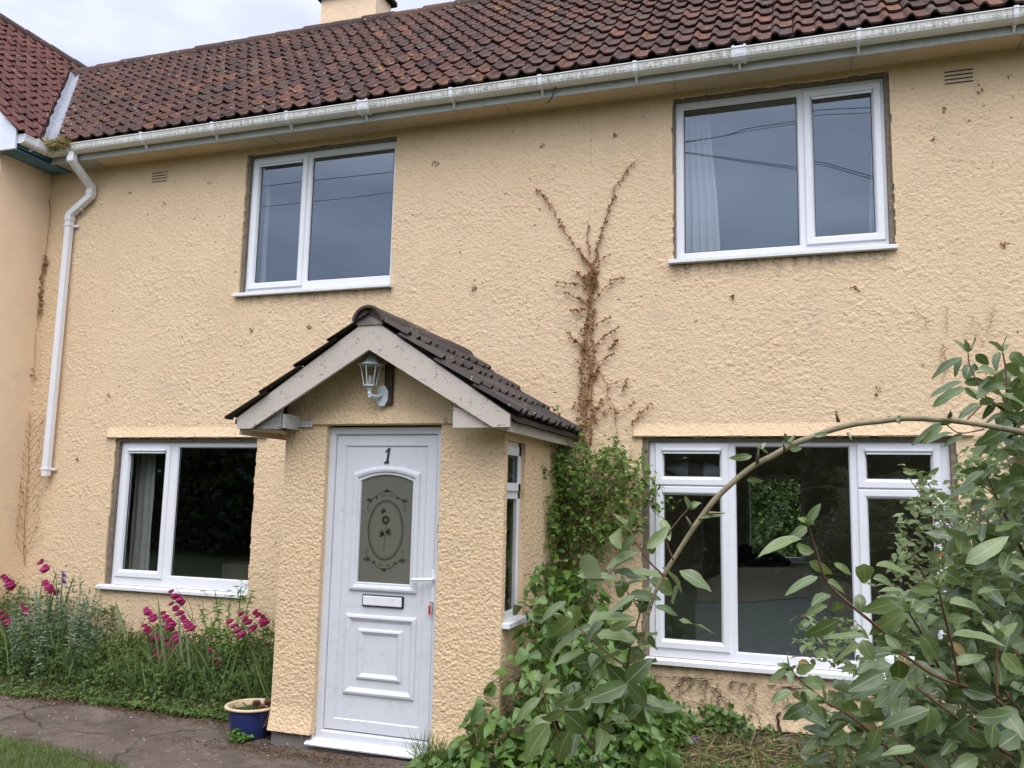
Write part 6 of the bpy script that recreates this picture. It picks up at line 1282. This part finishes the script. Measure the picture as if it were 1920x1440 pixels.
# --- trees and hedge behind the viewer (seen in the glass), hedge beyond the rear window
def tree(x, y, H, R_, K, lab, grp=None, name='tree'):
    t = thing(name, lab, 'tree', (x, y, 0), grp); tm, fm = M(), M()
    tube(tm, smooth_path([(x, y, -.1), (x + .1, y, H * .4), (x - .05, y, H * .8)], 6), np.linspace(.16, .04, 13), 8)
    for i in range(9):
        a = RNG.uniform(0, 2 * pi); z0 = H * RNG.uniform(.25, .6); tube(tm, [(x, y, z0), (x + R_ * .7 * cos(a), y + R_ * .7 * sin(a), z0 + H * .25)], [.05, .015], 5)
    cl = np.array([[x + R_ * .75 * r * cos(a), y + R_ * .75 * r * sin(a), H * u] for r, a, u in zip(RNG.random(34) ** .5, RNG.uniform(0, 2 * pi, 34), RNG.uniform(.18, .92, 34))])
    P = cl[RNG.integers(0, 34, K)] + RNG.normal(0, .26 * R_, (K, 3)); P[:, 2] = P[:, 2].clip(.05, H); leaves(fm, P, lay(K, .3), up_normals(K), RNG.uniform(.22, .36, K), RNG.uniform(.16, .26, K), .2, .2, 'ovate', tints(K))
    tm.build('trunk', M_TRUNK, t); fm.build('crown', M_TREE, t)
for i, xx in enumerate(np.linspace(-26, 22, 13)): tree(xx + RNG.normal(0, .5), -15.5 + RNG.normal(0, .8), RNG.uniform(4.6, 6.2), RNG.uniform(2.0, 2.6), 4200, 'dark broadleaved tree mirrored in the ground floor windows', 'trees mirrored in the ground floor windows')
m = M(); K = 7000; P = np.stack([RNG.uniform(-30, 26, K), -13.6 + RNG.normal(0, .35, K), RNG.uniform(0, 2.3, K)], 1); leaves(m, P, lay(K), up_normals(K), RNG.uniform(.16, .26, K), RNG.uniform(.11, .17, K), .2, .2, 'ovate', tints(K)); tag(m.build('roadside_hedge', M_TREE), 'long dark hedge mirrored low in the ground floor windows', 'hedge')
m = M(); K = 16000; P = np.stack([RNG.uniform(-45, 40, K), -21 + RNG.normal(0, .9, K), RNG.uniform(0, 6.2, K) * RNG.uniform(.75, 1, K)], 1); leaves(m, P, lay(K), up_normals(K, 1.2), RNG.uniform(.4, .75, K), RNG.uniform(.3, .5, K), .2, .2, 'ovate', tints(K)); setting(m.build('woodland', M_TREE), 'stuff')
m = M(); K = 34000; P = np.stack([RNG.uniform(-3.8, 1.8, K), 18 + RNG.normal(0, .7, K), RNG.uniform(0, 3.6, K)], 1); leaves(m, P, lay(K), up_normals(K), RNG.uniform(.08, .17, K), RNG.uniform(.06, .11, K), .2, .2, 'ovate', tints(K)); tag(m.build('garden_hedge', M_COVER), 'light green hedge seen through the house and its rear window', 'hedge')
